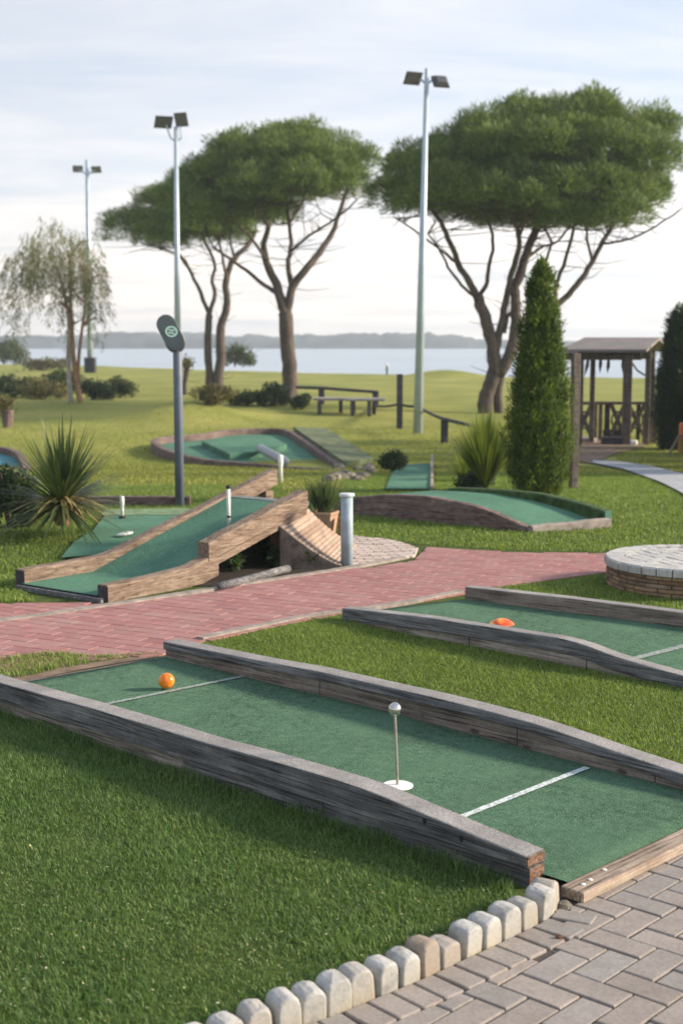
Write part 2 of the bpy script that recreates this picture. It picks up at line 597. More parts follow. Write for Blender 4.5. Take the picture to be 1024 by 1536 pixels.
M['yucca_dry'] = leafmat('dry_yucca_blade', (0.17, 0.14, 0.06), (0.36, 0.30, 0.14), 0.25, 0.5)
M['pampas'] = leafmat('ornamental_grass_blade', (0.06, 0.10, 0.022), (0.22, 0.26, 0.06), 0.4, yellow=(0.42, 0.40, 0.16), nscale=3)
M['potgrass'] = leafmat('pot_grass_blade', (0.03, 0.055, 0.025), (0.12, 0.16, 0.075), 0.3, yellow=(0.34, 0.36, 0.25))
M['fern'] = leafmat('shade_plant_leaf', (0.018, 0.040, 0.016), (0.075, 0.12, 0.045), 0.3)
M['cluster_grass'] = leafmat('lawn_blade', (0.055, 0.118, 0.036), (0.175, 0.275, 0.095), 0.38, 0.5, yellow=(0.46, 0.48, 0.22), nscale=2.5)
M['mid_grass'] = leafmat('middle_lawn_blade', (0.100, 0.165, 0.034), (0.255, 0.335, 0.085), 0.35, 0.5, yellow=(0.50, 0.50, 0.18), nscale=1.5)
M['far_grass'] = leafmat('far_lawn_blade', (0.17, 0.205, 0.045), (0.34, 0.35, 0.09), 0.35, 0.5, yellow=(0.42, 0.36, 0.14), nscale=0.6)
M['litter'] = islandmat('dry_leaf_litter', [(0.42, 0.38, 0.16), (0.5, 0.46, 0.3), (0.30, 0.20, 0.10), (0.55, 0.5, 0.38), (0.35, 0.40, 0.14)])
M['ball2'] = None


def groundmat():
    t = NT('lawn_ground')
    v = t.coords()
    n1 = t.noise(v, 0.35, 5, 0.6)
    n2 = t.noise(v, 9.0, 6, 0.7)
    n3 = t.noise(t.coords((0.5, 3, 1)), 1.1, 5, 0.65)
    c = t.ramp(n1, [(0.32, (0.185, 0.215, 0.052)), (0.55, (0.27, 0.28, 0.075)), (0.75, (0.36, 0.335, 0.105))])
    c = t.mix(0.55, c, t.ramp(n2, [(0.3, 0.55), (0.7, 1.25)]), 'MULTIPLY')
    c = t.mix(0.45, c, t.ramp(n3, [(0.3, 0.65), (0.7, 1.2)]), 'MULTIPLY')
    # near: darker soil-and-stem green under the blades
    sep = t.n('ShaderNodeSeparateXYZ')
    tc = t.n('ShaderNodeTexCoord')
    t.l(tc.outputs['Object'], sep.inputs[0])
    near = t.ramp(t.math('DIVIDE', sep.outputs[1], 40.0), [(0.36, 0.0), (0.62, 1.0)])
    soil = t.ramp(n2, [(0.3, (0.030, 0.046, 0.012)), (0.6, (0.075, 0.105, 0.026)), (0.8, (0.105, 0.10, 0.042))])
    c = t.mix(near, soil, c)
    return t.finish(c, 0.95, t.bump(n2, 0.5, 0.03), 0.1)


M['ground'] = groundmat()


def watermat():
    t = NT('sea_water')
    n = t.noise(t.coords((0.35, 1.0, 1)), 0.35, 5, 0.6)
    n2 = t.noise(t.coords((0.05, 0.3, 1)), 0.3, 4, 0.6)
    c = t.ramp(n2, [(0.3, (0.28, 0.35, 0.42)), (0.7, (0.44, 0.50, 0.56))])
    return t.finish(c, 0.42, t.bump(n, 0.5, 0.25), 0.5)


M['water'] = watermat()
M['farland'] = plain('far_shore_woodland', (0.075, 0.095, 0.10), 0.95, 0.5, 0.05)


def stonemat():
    t = NT('whitewashed_edging_stone')
    oi = t.n('ShaderNodeObjectInfo')
    tc = t.n('ShaderNodeTexCoord')
    ad = t.n('ShaderNodeVectorMath', operation='ADD')
    t.l(tc.outputs['Object'], ad.inputs[0]); t.l(oi.outputs['Location'], ad.inputs[1])
    n1 = t.noise(ad.outputs[0], 14, 6, 0.65)
    n2 = t.noise(ad.outputs[0], 110, 4, 0.6)
    sep = t.n('ShaderNodeSeparateXYZ'); t.l(tc.outputs['Object'], sep.inputs[0])
    c = t.ramp(n1, [(0.3, (0.22, 0.215, 0.205)), (0.48, (0.37, 0.375, 0.37)), (0.7, (0.46, 0.46, 0.45))])
    stain = t.math('MULTIPLY', t.ramp(sep.outputs[2], [(0.0, 1.0), (0.075, 0.0)]), t.ramp(n1, [(0.35, 0.0), (0.6, 0.75)]))
    c = t.mix(stain, c, (0.34, 0.29, 0.18))
    old = oi.outputs['Alpha']
    c = t.mix(t.math('MULTIPLY', old, t.ramp(n1, [(0.3, 0.35), (0.6, 0.85)])), c, (0.25, 0.19, 0.135))
    c = t.mix(0.35, c, t.ramp(n2, [(0.3, 0.6), (0.7, 1.1)]), 'MULTIPLY')
    return t.finish(c, 0.85, t.bump(t.math('ADD', n1, t.math('MULTIPLY', n2, 0.4)), 0.5, 0.006), 0.25)


M['edge_stone'] = stonemat()


def ballmat(name, a, b, cc, sc):
    t = NT(name)
    n = t.noise(t.coords(), sc, 1.5, 0.4, 0.6)
    col = t.ramp(n, [(0.38, a), (0.44, b), (0.50, b), (0.55, cc)])
    sc2 = t.n('ShaderNodeBsdfPrincipled')
    return t.finish(col, 0.32, None, 0.5)


M['ball1'] = ballmat('orange_ball', (0.80, 0.13, 0.01), (0.90, 0.20, 0.008), (0.92, 0.30, 0.012), 14)
M['ball2'] = ballmat('orange_yellow_red_ball', (0.80, 0.07, 0.02), (0.90, 0.24, 0.02), (0.90, 0.56, 0.10), 9)

# ------------------------------------------------------------------ ground, sea, far shore
def frange(segs):
    out = []
    for a, b, s in segs:
        k = max(1, int(round((b - a) / s)))
        out += [a + (b - a) * i / k for i in range(k)]
    out.append(segs[-1][1])
    return out


ys = frange([(-30, 10, 4), (10, 30, 0.7), (30, 50, 0.5), (50, 70, 2), (70, 150, 1.5), (150, 220, 5), (220, 1300, 180)])
xs = frange([(-1000, -100, 150), (-100, -20, 4), (-20, 20, 0.6), (20, 100, 4), (100, 1000, 150)])
gv = [(x, y, terrain(x, y)) for y in ys for x in xs]
nx = len(xs)
gf = [(j * nx + i, j * nx + i + 1, (j + 1) * nx + i + 1, (j + 1) * nx + i) for j in range(len(ys) - 1) for i in range(nx - 1)]
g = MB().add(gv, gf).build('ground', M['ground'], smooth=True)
tag(g, kind='structure')
sea = MB().add([(-1000, 40, -3), (1000, 40, -3), (1000, 1300, -3), (-1000, 1300, -3)], [(0, 1, 2, 3)]).build('sea', M['water'])
tag(sea, kind='structure')

# far wooded shore
sv, sf = [], []
cols = 1000
for i in range(cols + 1):
    x = -950 + 1900 * i / cols
    px = 512 + 2100 * x / 800
    hgt = 8.2 + 2.4 * mnoise.noise(Vector((x * 0.012, 0, 0))) + 1.8 * mnoise.noise(Vector((x * 0.07, 3, 0))) + 1.0 * mnoise.noise(Vector((x * 0.33, 7, 0)))
    if px > 520:
        hgt -= 3.2 * sst(520, 800, px)
    if px < 160:
        hgt -= 1.0
    for yy, f in ((770, 0.0), (774, 0.45), (785, 0.8), (800, 1.0), (840, 1.0), (900, 0.6), (980, 0)):
        wob = 1 + 0.18 * mnoise.noise(Vector((x * 0.25, yy * 0.1, 1)))
        sv.append((x, yy + 8 * mnoise.noise(Vector((x * 0.02, 1, 2))), -3.1 + hgt * f * wob))
for i in range(cols):
    for k in range(6):
        a = i * 7 + k
        sf.append((a, a + 1, a + 8, a + 7))
fs_ = MB().add(sv, sf).build('far_shore', M['farland'], smooth=True)
tag(fs_, kind='structure')


# ------------------------------------------------------------------ paving
def clip_half(poly, a, b):
    """keep the part of poly to the left of a->b"""
    out = []
    n = len(poly)
    f = lambda p: (b[0] - a[0]) * (p[1] - a[1]) - (b[1] - a[1]) * (p[0] - a[0])
    for i in range(n):
        p, q = poly[i], poly[(i + 1) % n]
        fp_, fq = f(p), f(q)
        if fp_ >= 0: out.append(p)
        if (fp_ > 0) != (fq > 0) and abs(fp_ - fq) > 1e-12:
            t = fp_ / (fp_ - fq)
            out.append((p[0] + (q[0] - p[0]) * t, p[1] + (q[1] - p[1]) * t))
    return out


def parea(P):
    return 0.5 * sum(P[i][0] * P[(i + 1) % len(P)][1] - P[(i + 1) % len(P)][0] * P[i][1] for i in range(len(P)))


def clipbrick(mb, x, y, lx, ly, ang, z0, z1, b, border, org, jit=0.002):
    """one paver, cut where it meets the border polygon"""
    ca, sa = math.cos(ang), math.sin(ang)
    cx, cy = org[0] + x * ca - y * sa, org[1] + x * sa + y * ca
    P, ccw, bb, inside = border
    rad = math.hypot(lx, ly) / 2
    if cx < bb[0] - rad or cx > bb[1] + rad or cy < bb[2] - rad or cy > bb[3] + rad:
        return
    th = ang + random.uniform(-0.008, 0.008)
    ca, sa = math.cos(th), math.sin(th)
    quad = [(cx + u * ca - v * sa, cy + u * sa + v * ca) for u, v in ((-lx / 2, -ly / 2), (lx / 2, -ly / 2), (lx / 2, ly / 2), (-lx / 2, ly / 2))]
    touched = False
    n = len(P)
    for i in range(n):
        a, c = (P[i], P[(i + 1) % n]) if ccw else (P[(i + 1) % n], P[i])
        dx, dy = c[0] - a[0], c[1] - a[1]
        L2 = dx * dx + dy * dy
        if L2 < 1e-9: continue
        t = max(0.0, min(1.0, ((cx - a[0]) * dx + (cy - a[1]) * dy) / L2))
        if math.hypot(cx - a[0] - dx * t, cy - a[1] - dy * t) < rad:
            touched = True
            quad = clip_half(quad, a, c)
            if len(quad) < 3: return
    if not touched and not inside(cx, cy):
        return
    if abs(parea(quad)) < 0.08 * lx * ly: return
    zz = z1 + random.uniform(-jit, jit)
    gx = sum(p[0] for p in quad) / len(quad); gy = sum(p[1] for p in quad) / len(quad)
    tx, ty = random.uniform(-1.5, 1.5) * jit, random.uniform(-1.5, 1.5) * jit
    k = len(quad)
    vs = []
    for z, ins in ((z0, 0.0), (zz - b, 0.0), (zz - b * 0.3, 0.35), (zz, 1.0)):
        for p in quad:
            d = math.hypot(p[0] - gx, p[1] - gy)
            f = 1 - ins * min(b * 1.3, d * 0.4) / max(d, 1e-6)
            X, Y = gx + (p[0] - gx) * f, gy + (p[1] - gy) * f
            vs.append((X, Y, z + (0 if z == z0 else (X - gx) * tx + (Y - gy) * ty)))
    fs = [(r_ * k + i, r_ * k + (i + 1) % k, (r_ + 1) * k + (i + 1) % k, (r_ + 1) * k + i) for r_ in range(3) for i in range(k)]
    fs.append(tuple(range(3 * k, 4 * k)))
    mb.add(vs, fs)


def border_of(poly):
    P = [(p[0], p[1]) for p in poly]
    X = [p[0] for p in P]; Y = [p[1] for p in P]
    return [P, parea(P) > 0, (min(X), max(X), min(Y), max(Y)), inpoly(poly)]


def inpoly(poly):
    P = [(p[0], p[1]) for p in poly]

    def f(x, y):
        c = False
        j = len(P) - 1
        for i in range(len(P)):
            if (P[i][1] > y) != (P[j][1] > y) and x < (P[j][0] - P[i][0]) * (y - P[i][1]) / (P[j][1] - P[i][1]) + P[i][0]:
                c = not c
            j = i
        return c
    return f


def np_inpoly(poly, X, Y):
    P = [(p[0], p[1]) for p in poly]
    c = np.zeros(len(X), bool)
    j = len(P) - 1
    for i in range(len(P)):
        xi, yi = P[i]; xj, yj = P[j]
        m = ((yi > Y) != (yj > Y)) & (X < (xj - xi) * (Y - yi) / ((yj - yi) if yj != yi else 1e-9) + xi)
        c ^= m
        j = i
    return c


# lane frames
A1, B1 = gp(0, 1070), gp(787, 1335)
U1 = (B1 - A1).normalized()
ANG1 = math.atan2(U1.y, U1.x)
V1 = Vector((-U1.y, U1.x, 0))
L1 = (B1 - A1).length


def to_local(p, o, u):
    v = Vector((-u.y, u.x, 0))
    d = Vector((p[0], p[1], 0)) - Vector((o[0], o[1], 0))
    return d.dot(u), d.dot(v)


# edging stones: points on the kerb (photo base of the path-side face)
stone_px = [(830, 1366), (811, 1380), (785, 1394), (758, 1407), (728, 1421), (699, 1435), (666, 1451), (636, 1465), (605, 1478), (572, 1492), (536, 1507), (500, 1522), (462, 1535), (425, 1548), (383, 1562), (341, 1579), (299, 1603), (255, 1628)]
stone_w = [gp(px + (4 if k_ == 0 else 11), py, 0.0) for k_, (px, py) in enumerate(stone_px)]

# grey herringbone pavers
e0, e1 = stone_w[-1], stone_w[0]
ue = (e1 - e0).normalized()
ve = Vector((ue.y, -ue.x, 0))       # towards the path (camera side)


def edge_dist(x, y):
    """signed distance past the stone curve, positive on the path side"""
    best = None
    for a, b in zip(stone_w[:-1], stone_w[1:]):
        ab = b - a
        t = max(0.0 if a is not stone_w[0] else -1.0, min(1.0, ((x - a.x) * ab.x + (y - a.y) * ab.y) / ab.length_squared))
        q = a + ab * t
        d = math.hypot(x - q.x, y - q.y)
        n = Vector((-ab.y, ab.x, 0))       # stones run right to left, so the left normal points to the path
        s = 1 if (x - q.x) * n.x + (y - q.y) * n.y > 0 else -1
        if best is None or d < abs(best):
            best = d * s
    return best


thr_s = to_local(gp(868, 1345, 0.035), A1, U1)[0]       # front of the threshold board
soff = []
for i, p in enumerate(stone_w):
    t = stone_w[min(i + 1, len(stone_w) - 1)] - stone_w[max(i - 1, 0)]
    n = Vector((-t.y, t.x, 0)).normalized()
    soff.append(p + n * 0.126)
thr_s2 = to_local(gp(843, 1327, 0.035), A1, U1)[0] + 0.075
thr_a, thr_b = A1 + U1 * thr_s2 + V1 * (-0.01), A1 + U1 * thr_s2 + V1 * 1.6
grey_border = border_of([thr_b, thr_a] + soff[3:] + [Vector((-1.5, 1.9, 0)), Vector((3.8, 1.9, 0)), Vector((3.8, 5.4, 0))])
pv = MB()
w = 0.098
for i in range(-45, 60):
    for j in range(-50, 50):
        k = (i - j) % 4
        if k == 0:
            x, y, lx, ly = (i + 1) * w, (j + 0.5) * w, 2 * w, w
        elif k == 2:
            x, y, lx, ly = (i + 0.5) * w, j * w, w, 2 * w
        else:
            continue

        clipbrick(pv, x, y, lx - 0.007, ly - 0.007, ANG1 + R(2), -0.05, 0.006, 0.004, grey_border, (0.4, 3.8))
# header course beside the stones
for a, b in zip(stone_w[:-1], stone_w[1:]):
    ab = b - a
    n = Vector((-ab.y, ab.x, 0)).normalized()
    c = (a + b) / 2 + n * 0.066
    Mx = Matrix.Translation(c) @ Matrix.Rotation(math.atan2(n.y, n.x), 4, 'Z')
    hw = ab.length / 2 - 0.004
    pv.box(-0.06, 0.06, -hw, hw, -0.05, 0.010 + random.uniform(-0.001, 0.001), 0.004, Mx)
tag(pv.build('paver_path', M['paver']), kind='structure')
jb = MB()
pts = [a + Vector((0, 0, 0)) for a in stone_w]
poly = [(p.x, p.y, -0.006) for p in pts] + [(-1.5, 1.5, -0.006), (3.8, 1.5, -0.006), (3.8, 5.4, -0.006), (B1.x + 1.4, B1.y + 1.35, -0.006), (B1.x + 0.08, B1.y + 0.02, -0.006)]
# bedding just above the ground sheet
jb.add([(x, y, 0.0005) for x, y, z in poly], [tuple(range(len(poly)))])
# (lies above the lawn sheet, below the paver tops)
tag(jb.build('paver_bedding', M['joint']), kind='structure')

# red brick path
red_top = [(-260, 915), (0, 907), (70, 906), (130, 906), (170, 906), (300, 892), (420, 868), (500, 855), (560, 852), (620, 842), (640, 822), (700, 826), (780, 830), (910, 831), (1024, 826), (1300, 800)]
red_bot = [(1300, 850), (1024, 848), (910, 860), (760, 880), (690, 893), (590, 911), (505, 924), (440, 936), (380, 948), (300, 966), (240, 985), (150, 992), (90, 1000), (0, 1012), (-260, 1040)]
red_poly = [gp(a, b) for a, b in red_top + red_bot]
rb = MB()
inr = border_of(red_poly)
bw, bl = 0.105, 0.215
for j in range(-70, 70):
    for i in range(-45, 45):
        clipbrick(rb, i * bl + (bl / 2 if j % 2 else 0), j * bw, bl - 0.005, bw - 0.005, ANG1 + R(16), -0.05, 0.010, 0.002, inr, (0, 9), 0.0008)
tag(rb.build('red_brick_path', M['redbrick']), kind='structure')
rj = MB().add([(p.x, p.y, 0.003) for p in red_poly], [tuple(range(len(red_poly)))])
M['redjoint'] = plain('red_path_joint', (0.22, 0.125, 0.115), 0.95, 0.3, 30)
tag(rj.build('red_path_bedding', M['redjoint']), kind='structure')


def strip(px_list, width, z0, z1, name, mat, z_of=None):
    pts = [gp(a, b) if not isinstance(a, Vector) else a for a, b in px_list]
    mb = MB()
    vs, fs = [], []
    for i, p in enumerate(pts):
        t = (pts[min(i + 1, len(pts) - 1)] - pts[max(0, i - 1)]).normalized()
        n = Vector((-t.y, t.x, 0)) * width / 2
        for q, z in ((p - n, z0), (p - n * 0.94, z1), (p + n * 0.94, z1), (p + n, z0)):
            vs.append((q.x, q.y, z))
    for i in range(len(pts) - 1):
        for k in range(3):
            fs.append((i * 4 + k, i * 4 + k + 1, i * 4 + k + 5, i * 4 + k + 4))
    e_ = (len(pts) - 1) * 4
    fs += [(0, 1, 2, 3), (e_, e_ + 1, e_ + 2, e_ + 3)]
    return mb.add(vs, fs).build(name, mat)


ep = [gp(a, b) for a, b in [(-200, 1050), (0, 1026), (45, 1021), (130, 1004), (245, 984), (235, 978), (150, 983), (90, 988), (0, 998), (-200, 1015)]]
tag(MB().add([(p.x, p.y, 0.0045) for p in ep], [tuple(range(len(ep)))]).build('bare_earth', M['dirt']), kind='structure')
k1 = strip([(-260, 950), (0, 934), (60, 926), (111, 918), (200, 905), (300, 889), (400, 873), (500, 858), (560, 847), (605, 838)], 0.07, -0.02, 0.02, 'path_kerb', M['concrete'])
tag(k1, kind='structure')
k2 = strip([(300, 961), (350, 950), (395, 941), (450, 929), (505, 921), (560, 914), (600, 908), (690, 890)], 0.06, -0.02, 0.022, 'path_kerb', M['concrete'])
tag(k2, kind='structure')

# whitewashed paving fan at the foot of the slatted slope
fan = [gp(a, b) for a, b in [(515, 850), (560, 846), (622, 836), (627, 824), (590, 812), (530, 806), (500, 812)]]
wf = MB()
infan = border_of(fan)
for j in range(-30, 30):
    for i in range(-20, 20):
        clipbrick(wf, i * 0.15 + (0.07 if j % 2 else 0), j * 0.062, 0.142, 0.052, R(10), -0.05, 0.016, 0.004, infan, (0.4, 11.2), 0.004)
tag(wf.build('whitewashed_paving', M['whitebrick']), kind='structure')

# grey path on the right and bare earth by the shelter
def flat_patch(pxs, name, mat, dz):
    pts = [tp(a, b) for a, b in pxs]
    mb = MB()
    # centre fan so that it follows the terrain
    c = sum(pts, Vector()) / len(pts)
    c.z = terrain(c.x, c.y)
    vs = [(p.x, p.y, terrain(p.x, p.y) + dz) for p in pts] + [(c.x, c.y, c.z + dz)]
    n = len(pts)
    mb.add(vs, [(i, (i + 1) % n, n) for i in range(n)])
    o = mb.build(name, mat)
    tag(o, kind='structure')
    return o


def ribbon(pa, pb, name, mat, dz, sub=6):
    A = [tp(*p) for p in pa]; Bq = [tp(*p) for p in pb]
    rows = []
    for a0, a1, b0, b1 in zip(A[:-1], A[1:], Bq[:-1], Bq[1:]):
        for k in range(sub):
            t = k / sub
            rows.append((a0.lerp(a1, t), b0.lerp(b1, t)))
    rows.append((A[-1], Bq[-1]))
    vs, fs = [], []
    for a, b in rows:
        for q in range(5):
            p = a.lerp(b, q / 4)
            vs.append((p.x, p.y, terrain(p.x, p.y) + dz))
    for i in range(len(rows) - 1):
        for q in range(4):
            fs.append((i * 5 + q, i * 5 + q + 1, i * 5 + q + 6, i * 5 + q + 5))
    o = MB().add(vs, fs).build(name, mat)
    return tag(o, kind='structure')


ribbon([(888, 692), (925, 694), (975, 701), (1024, 713), (1150, 735)], [(888, 696), (935, 706), (985, 724), (1024, 744), (1150, 790)], 'grey_path', M['concrete_grey'], 0.03)
ribbon([(872, 655), (900, 655), (940, 664), (975, 667)], [(868, 694), (890, 697), (915, 684), (960, 672)], 'bare_earth', M['dirt'], 0.02)


# ------------------------------------------------------------------ lane 1 (foreground)
ln = thing('golf_lane', 'nearest green minigolf lane with grey timber rails and the ball-topped pin', 'minigolf lane', A1, ANG1)
S0 = -0.16
ZC0, ZC1 = 0.05, 0.032
sFar0, W1 = to_local(gp(248, 985, ZC0), A1, U1)
WN = 0.10


def carpet_z(s):
    return ZC0 + (ZC1 - ZC0) * sst(1.2, L1, s)


near_px = [(0, 1024), (150, 1066), (312, 1115), (430, 1148), (500, 1168), (545, 1183), (615, 1212), (665, 1234), (725, 1259), (785, 1284)]
prof = []
for a, b in near_px:
    p = vpl(a, b, A1, U1)
    prof.append((to_local(p, A1, U1)[0], p.z))
prof = [(S0, prof[0][1])] + prof
prof[-1] = (L1, prof[-1][1])
print('near rail', [(round(a, 2), round(b, 3)) for a, b in prof], 'W1', W1, 'L1', L1)
seam = []
for a, b in [(0, 1053), (156, 1103), (312, 1151), (540, 1223), (660, 1262), (785, 1303)]:
    p = vpl(a, b, A1, U1); seam.append((to_local(p, A1, U1)[0], p.z))
print('seam', [(round(a, 2), round(b, 3)) for a, b in seam])
seam_z = lambda x: float(np.interp(x, [q[0] for q in seam], [q[1] for q in seam]))
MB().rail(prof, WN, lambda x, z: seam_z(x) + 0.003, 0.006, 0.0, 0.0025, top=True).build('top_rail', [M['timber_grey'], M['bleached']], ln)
cuts = [S0, 0.62, 1.30, 1.33 + 0.75, L1]
for a, b in zip(cuts[:-1], cuts[1:]):
    pz = [(x, seam_z(x) - 0.002) for x in np.linspace(a + 0.002, b - (0.002 if b < L1 else 0), 12)]
    MB().rail(pz, WN - 0.018, lambda x, z: -0.05, 0.003, 0.014 + random.uniform(-0.002, 0.004), 0.003).build('lower_board', M['timber_low'] if a < 1.2 else M['timber_grey'], ln)
# sawn ends
zt = prof[-1][1]
MB().box(L1 + 0.0015, L1 + 0.004, 0.006, WN - 0.006, seam_z(L1) + 0.006, zt - 0.005).build('sawn_end', M['timber_end'], ln)
MB().box(L1 + 0.0015, L1 + 0.004, 0.018, WN - 0.008, 0.0, seam_z(L1) - 0.005).build('sawn_end', M['timber_end'], ln)
for px, py in ((637, 1232), (692, 1258), (581, 1262)):
    q = vpl(px, py, A1, U1); kx = to_local(q, A1, U1)[0]
    yk = 0.0 if py < 1262 else 0.013
    kb = MB()
    vs = [(kx + 0.009 * math.cos(t) * (1 + 0.15 * math.sin(3 * t)), yk - 0.0022, q.z + 0.011 * math.sin(t)) for t in np.linspace(0, 6.2832, 13)[:-1]]
    kb.add(vs, [tuple(range(12))]).build('knot', M['black'], ln)

far_top_px = [(248, 962), (480, 1007), (640, 1042), (746, 1069), (800, 1083), (850, 1100), (940, 1132), (1024, 1160)]
fp = []
o_far = A1 + V1 * W1
for a, b in far_top_px:
    p = vpl(a, b, o_far, U1)
    fp.append((to_local(p, A1, U1)[0], p.z))
SEND = thr_s
print('far rail', [(round(a, 2), round(b, 3)) for a, b in fp], 'thr', thr_s)
fp = [(x, z) for x, z in fp]
slope_end = (SEND, max(0.07, fp[-1][1] - 0.02 * (SEND - fp[-1][0])))
fp.append(slope_end)
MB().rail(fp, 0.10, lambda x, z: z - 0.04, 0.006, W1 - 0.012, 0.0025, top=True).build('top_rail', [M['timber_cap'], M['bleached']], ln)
fcuts = [fp[0][0] + 0.002, 0.95, 1.45, 2.1, 2.75, SEND]
for a, b in zip(fcuts[:-1], fcuts[1:]):
    if b <= a: continue
    pz = [(x, float(np.interp(x, [q[0] for q in fp], [q[1] for q in fp])) - 0.0415) for x in np.linspace(a + 0.0025, b - 0.0025, 8)]
    MB().rail(pz, 0.088, lambda x, z: -0.05, 0.003, W1 + random.uniform(-0.001, 0.002), 0.002).build('lower_board', M['timber_brown'], ln)

# carpet sheet
sB0 = to_local(gp(40, 1021, ZC0), A1, U1)[0]
sB1 = sFar0
cs = np.linspace(0, 1, 40)
cv, cf = [], []
SC1 = to_local(gp(843, 1327, 0.035), A1, U1)[0]
for i, t in enumerate(cs):
    for j in range(13):
        y = WN - 0.02 + (W1 + 0.03 - WN + 0.02) * j / 12
        sb = sB0 + (sB1 - sB0) * (y - WN) / (W1 - WN)
        x = sb + (SC1 - sb) * t
        cv.append((x, y, carpet_z(x) + 0.0015 * mnoise.noise(Vector((x * 4, y * 4, 0)))))
for i in range(39):
    for j in range(12):
        a = i * 13 + j
        cf.append((a, a + 13, a + 14, a + 1))
cb = MB().add(cv, cf)
# turned-down front and back edges
n0 = len(cb.v)
for j in range(13):
    x, y, z = cv[39 * 13 + j]; cb.v.append((x + 0.002, y, -0.02))
for j in range(12):
    cb.f.append((39 * 13 + j, n0 + j, n0 + j + 1, 39 * 13 + j + 1)); cb.m.append(0)
n1 = len(cb.v)
for j in range(13):
    x, y, z = cv[j]; cb.v.append((x - 0.004, y, -0.02))
for j in range(12):
    cb.f.append((j, j + 1, n1 + j + 1, n1 + j)); cb.m.append(0)
cb.build('carpet', M['carpet'], ln, smooth=True)


def line_on(lane, pa, pb, wd, mat, zc, o, u, name='painted_line'):
    a = to_local(gp(*pa, zc), o, u); b = to_local(gp(*pb, zc), o, u)
    dx, dy = b[0] - a[0], b[1] - a[1]
    L = math.hypot(dx, dy); nx_, ny_ = -dy / L, dx / L
    mb = MB()
    vs, fs = [], []
    K = 60
    for i in range(K + 1):
        t = i / K
        w0 = wd * (0.5 + 0.10 * mnoise.noise(Vector((t * 25, 0, wd)))); w1 = wd * (0.5 + 0.10 * mnoise.noise(Vector((t * 25, 5, wd))))
        x, y = a[0] + dx * t, a[1] + dy * t
        for s_ in (-w0, w1):
            X = x + nx_ * s_; Yy = y + ny_ * s_
            vs.append((X, Yy, zc_of(X, zc) + 0.0045))
    for i in range(K):
        fs.append((i * 2, i * 2 + 1, i * 2 + 3, i * 2 + 2))
    return mb.add(vs, fs).build(name, mat, lane)


zc_of = lambda x, zc: carpet_z(x)
line_on(ln, (690, 1227), (880, 1152), 0.028, M['white_line'], 0.036, A1, U1)
line_on(ln, (150, 1059), (366, 1015), 0.030, M['grey_line'], 0.05, A1, U1)
# pale edging strip at the back of the carpet
MB().box(-0.02, 0, 0, 1, 0, 0.04, 0)  # (unused helper shape)
a = Vector((sB0 - 0.012, WN, 0)); b = Vector((sB1 - 0.012, W1, 0))
d_ = (b - a)
Mx = Matrix.Translation(a) @ Matrix.Rotation(math.atan2(d_.y, d_.x), 4, 'Z')
MB().box(0.0, d_.length, -0.0, 0.03, -0.03, 0.046, 0.004, Mx).build('back_strip', M['skirt'], ln)
# threshold board with three screws
tb = MB()
ta = to_local(gp(845, 1330, 0.035), A1, U1)
xb0 = SC1 + 0.006
tboard = MB().box(xb0, xb0 + 0.085, ta[1] - 0.012, W1 + 0.12, 0.004, 0.040, 0.005)
# long axis is local y: own object rotated so that the grain follows it
tbo = MB()
tbo.box(0, W1 + 0.12 - ta[1] + 0.012, -0.085, 0, 0.004, 0.040, 0.005)
bo = tbo.build('threshold_board', M['timber_board'], ln)
bo.location = (xb0, ta[1] - 0.012, 0); bo.rotation_euler = (0, 0, R(90))
sb_ = MB()
for (px, py) in ((906, 1305), (874, 1327), (885, 1320)):
    q = to_local(gp(px, py, 0.04), A1, U1)
    s_x, s_y = q[1] - (ta[1] - 0.012), -(q[0] - xb0)
    sc = MB().lathe([(0.0075, 0.0), (0.0075, 0.002), (0.005, 0.0035), (0.001, 0.004)], 10, (s_x, s_y, 0.0402))
    sc.build('screw_head', M['white_plastic'], bo)

# pin with ball knob
pb_ = gp(596, 1179, 0.044)
pin = thing('golf_pin', 'thin steel pin with a shiny ball on top and white disc foot', 'golf pin', pb_)
MB().lathe([(0.058, 0.0), (0.058, 0.004), (0.054, 0.006), (0.008, 0.0065)], 40).build('foot_disc', M['white_plastic'], pin)
kn = at(592, 1064, pb_.y)
top = kn - pb_
MB().tube([(0, 0, 0), (top.x * 0.5, 0, top.z * 0.5), (top.x, 0, top.z - 0.018)], 0.0052, 10).build('rod', M['rod'], pin)
MB().sphere((top.x, 0, top.z), 0.0245, 28, 18, (1, 1, 1.08)).build('ball_knob', M['steel'], pin, smooth=True)

# orange ball
c = gp(250, 1033, ZC0 + 0.003)
rball = 12.3 / 2100 * c.y
o = MB().sphere((0, 0, 0), rball, 40, 24).build('golf_ball', M['ball1'], smooth=True)
o.location = (c.x, c.y, ZC0 + 0.003 + rball); o.rotation_euler = (0.4, 0.9, 0.3)
tag(o, 'small plain orange golf ball beside the grey line on the nearest lane', 'ball')

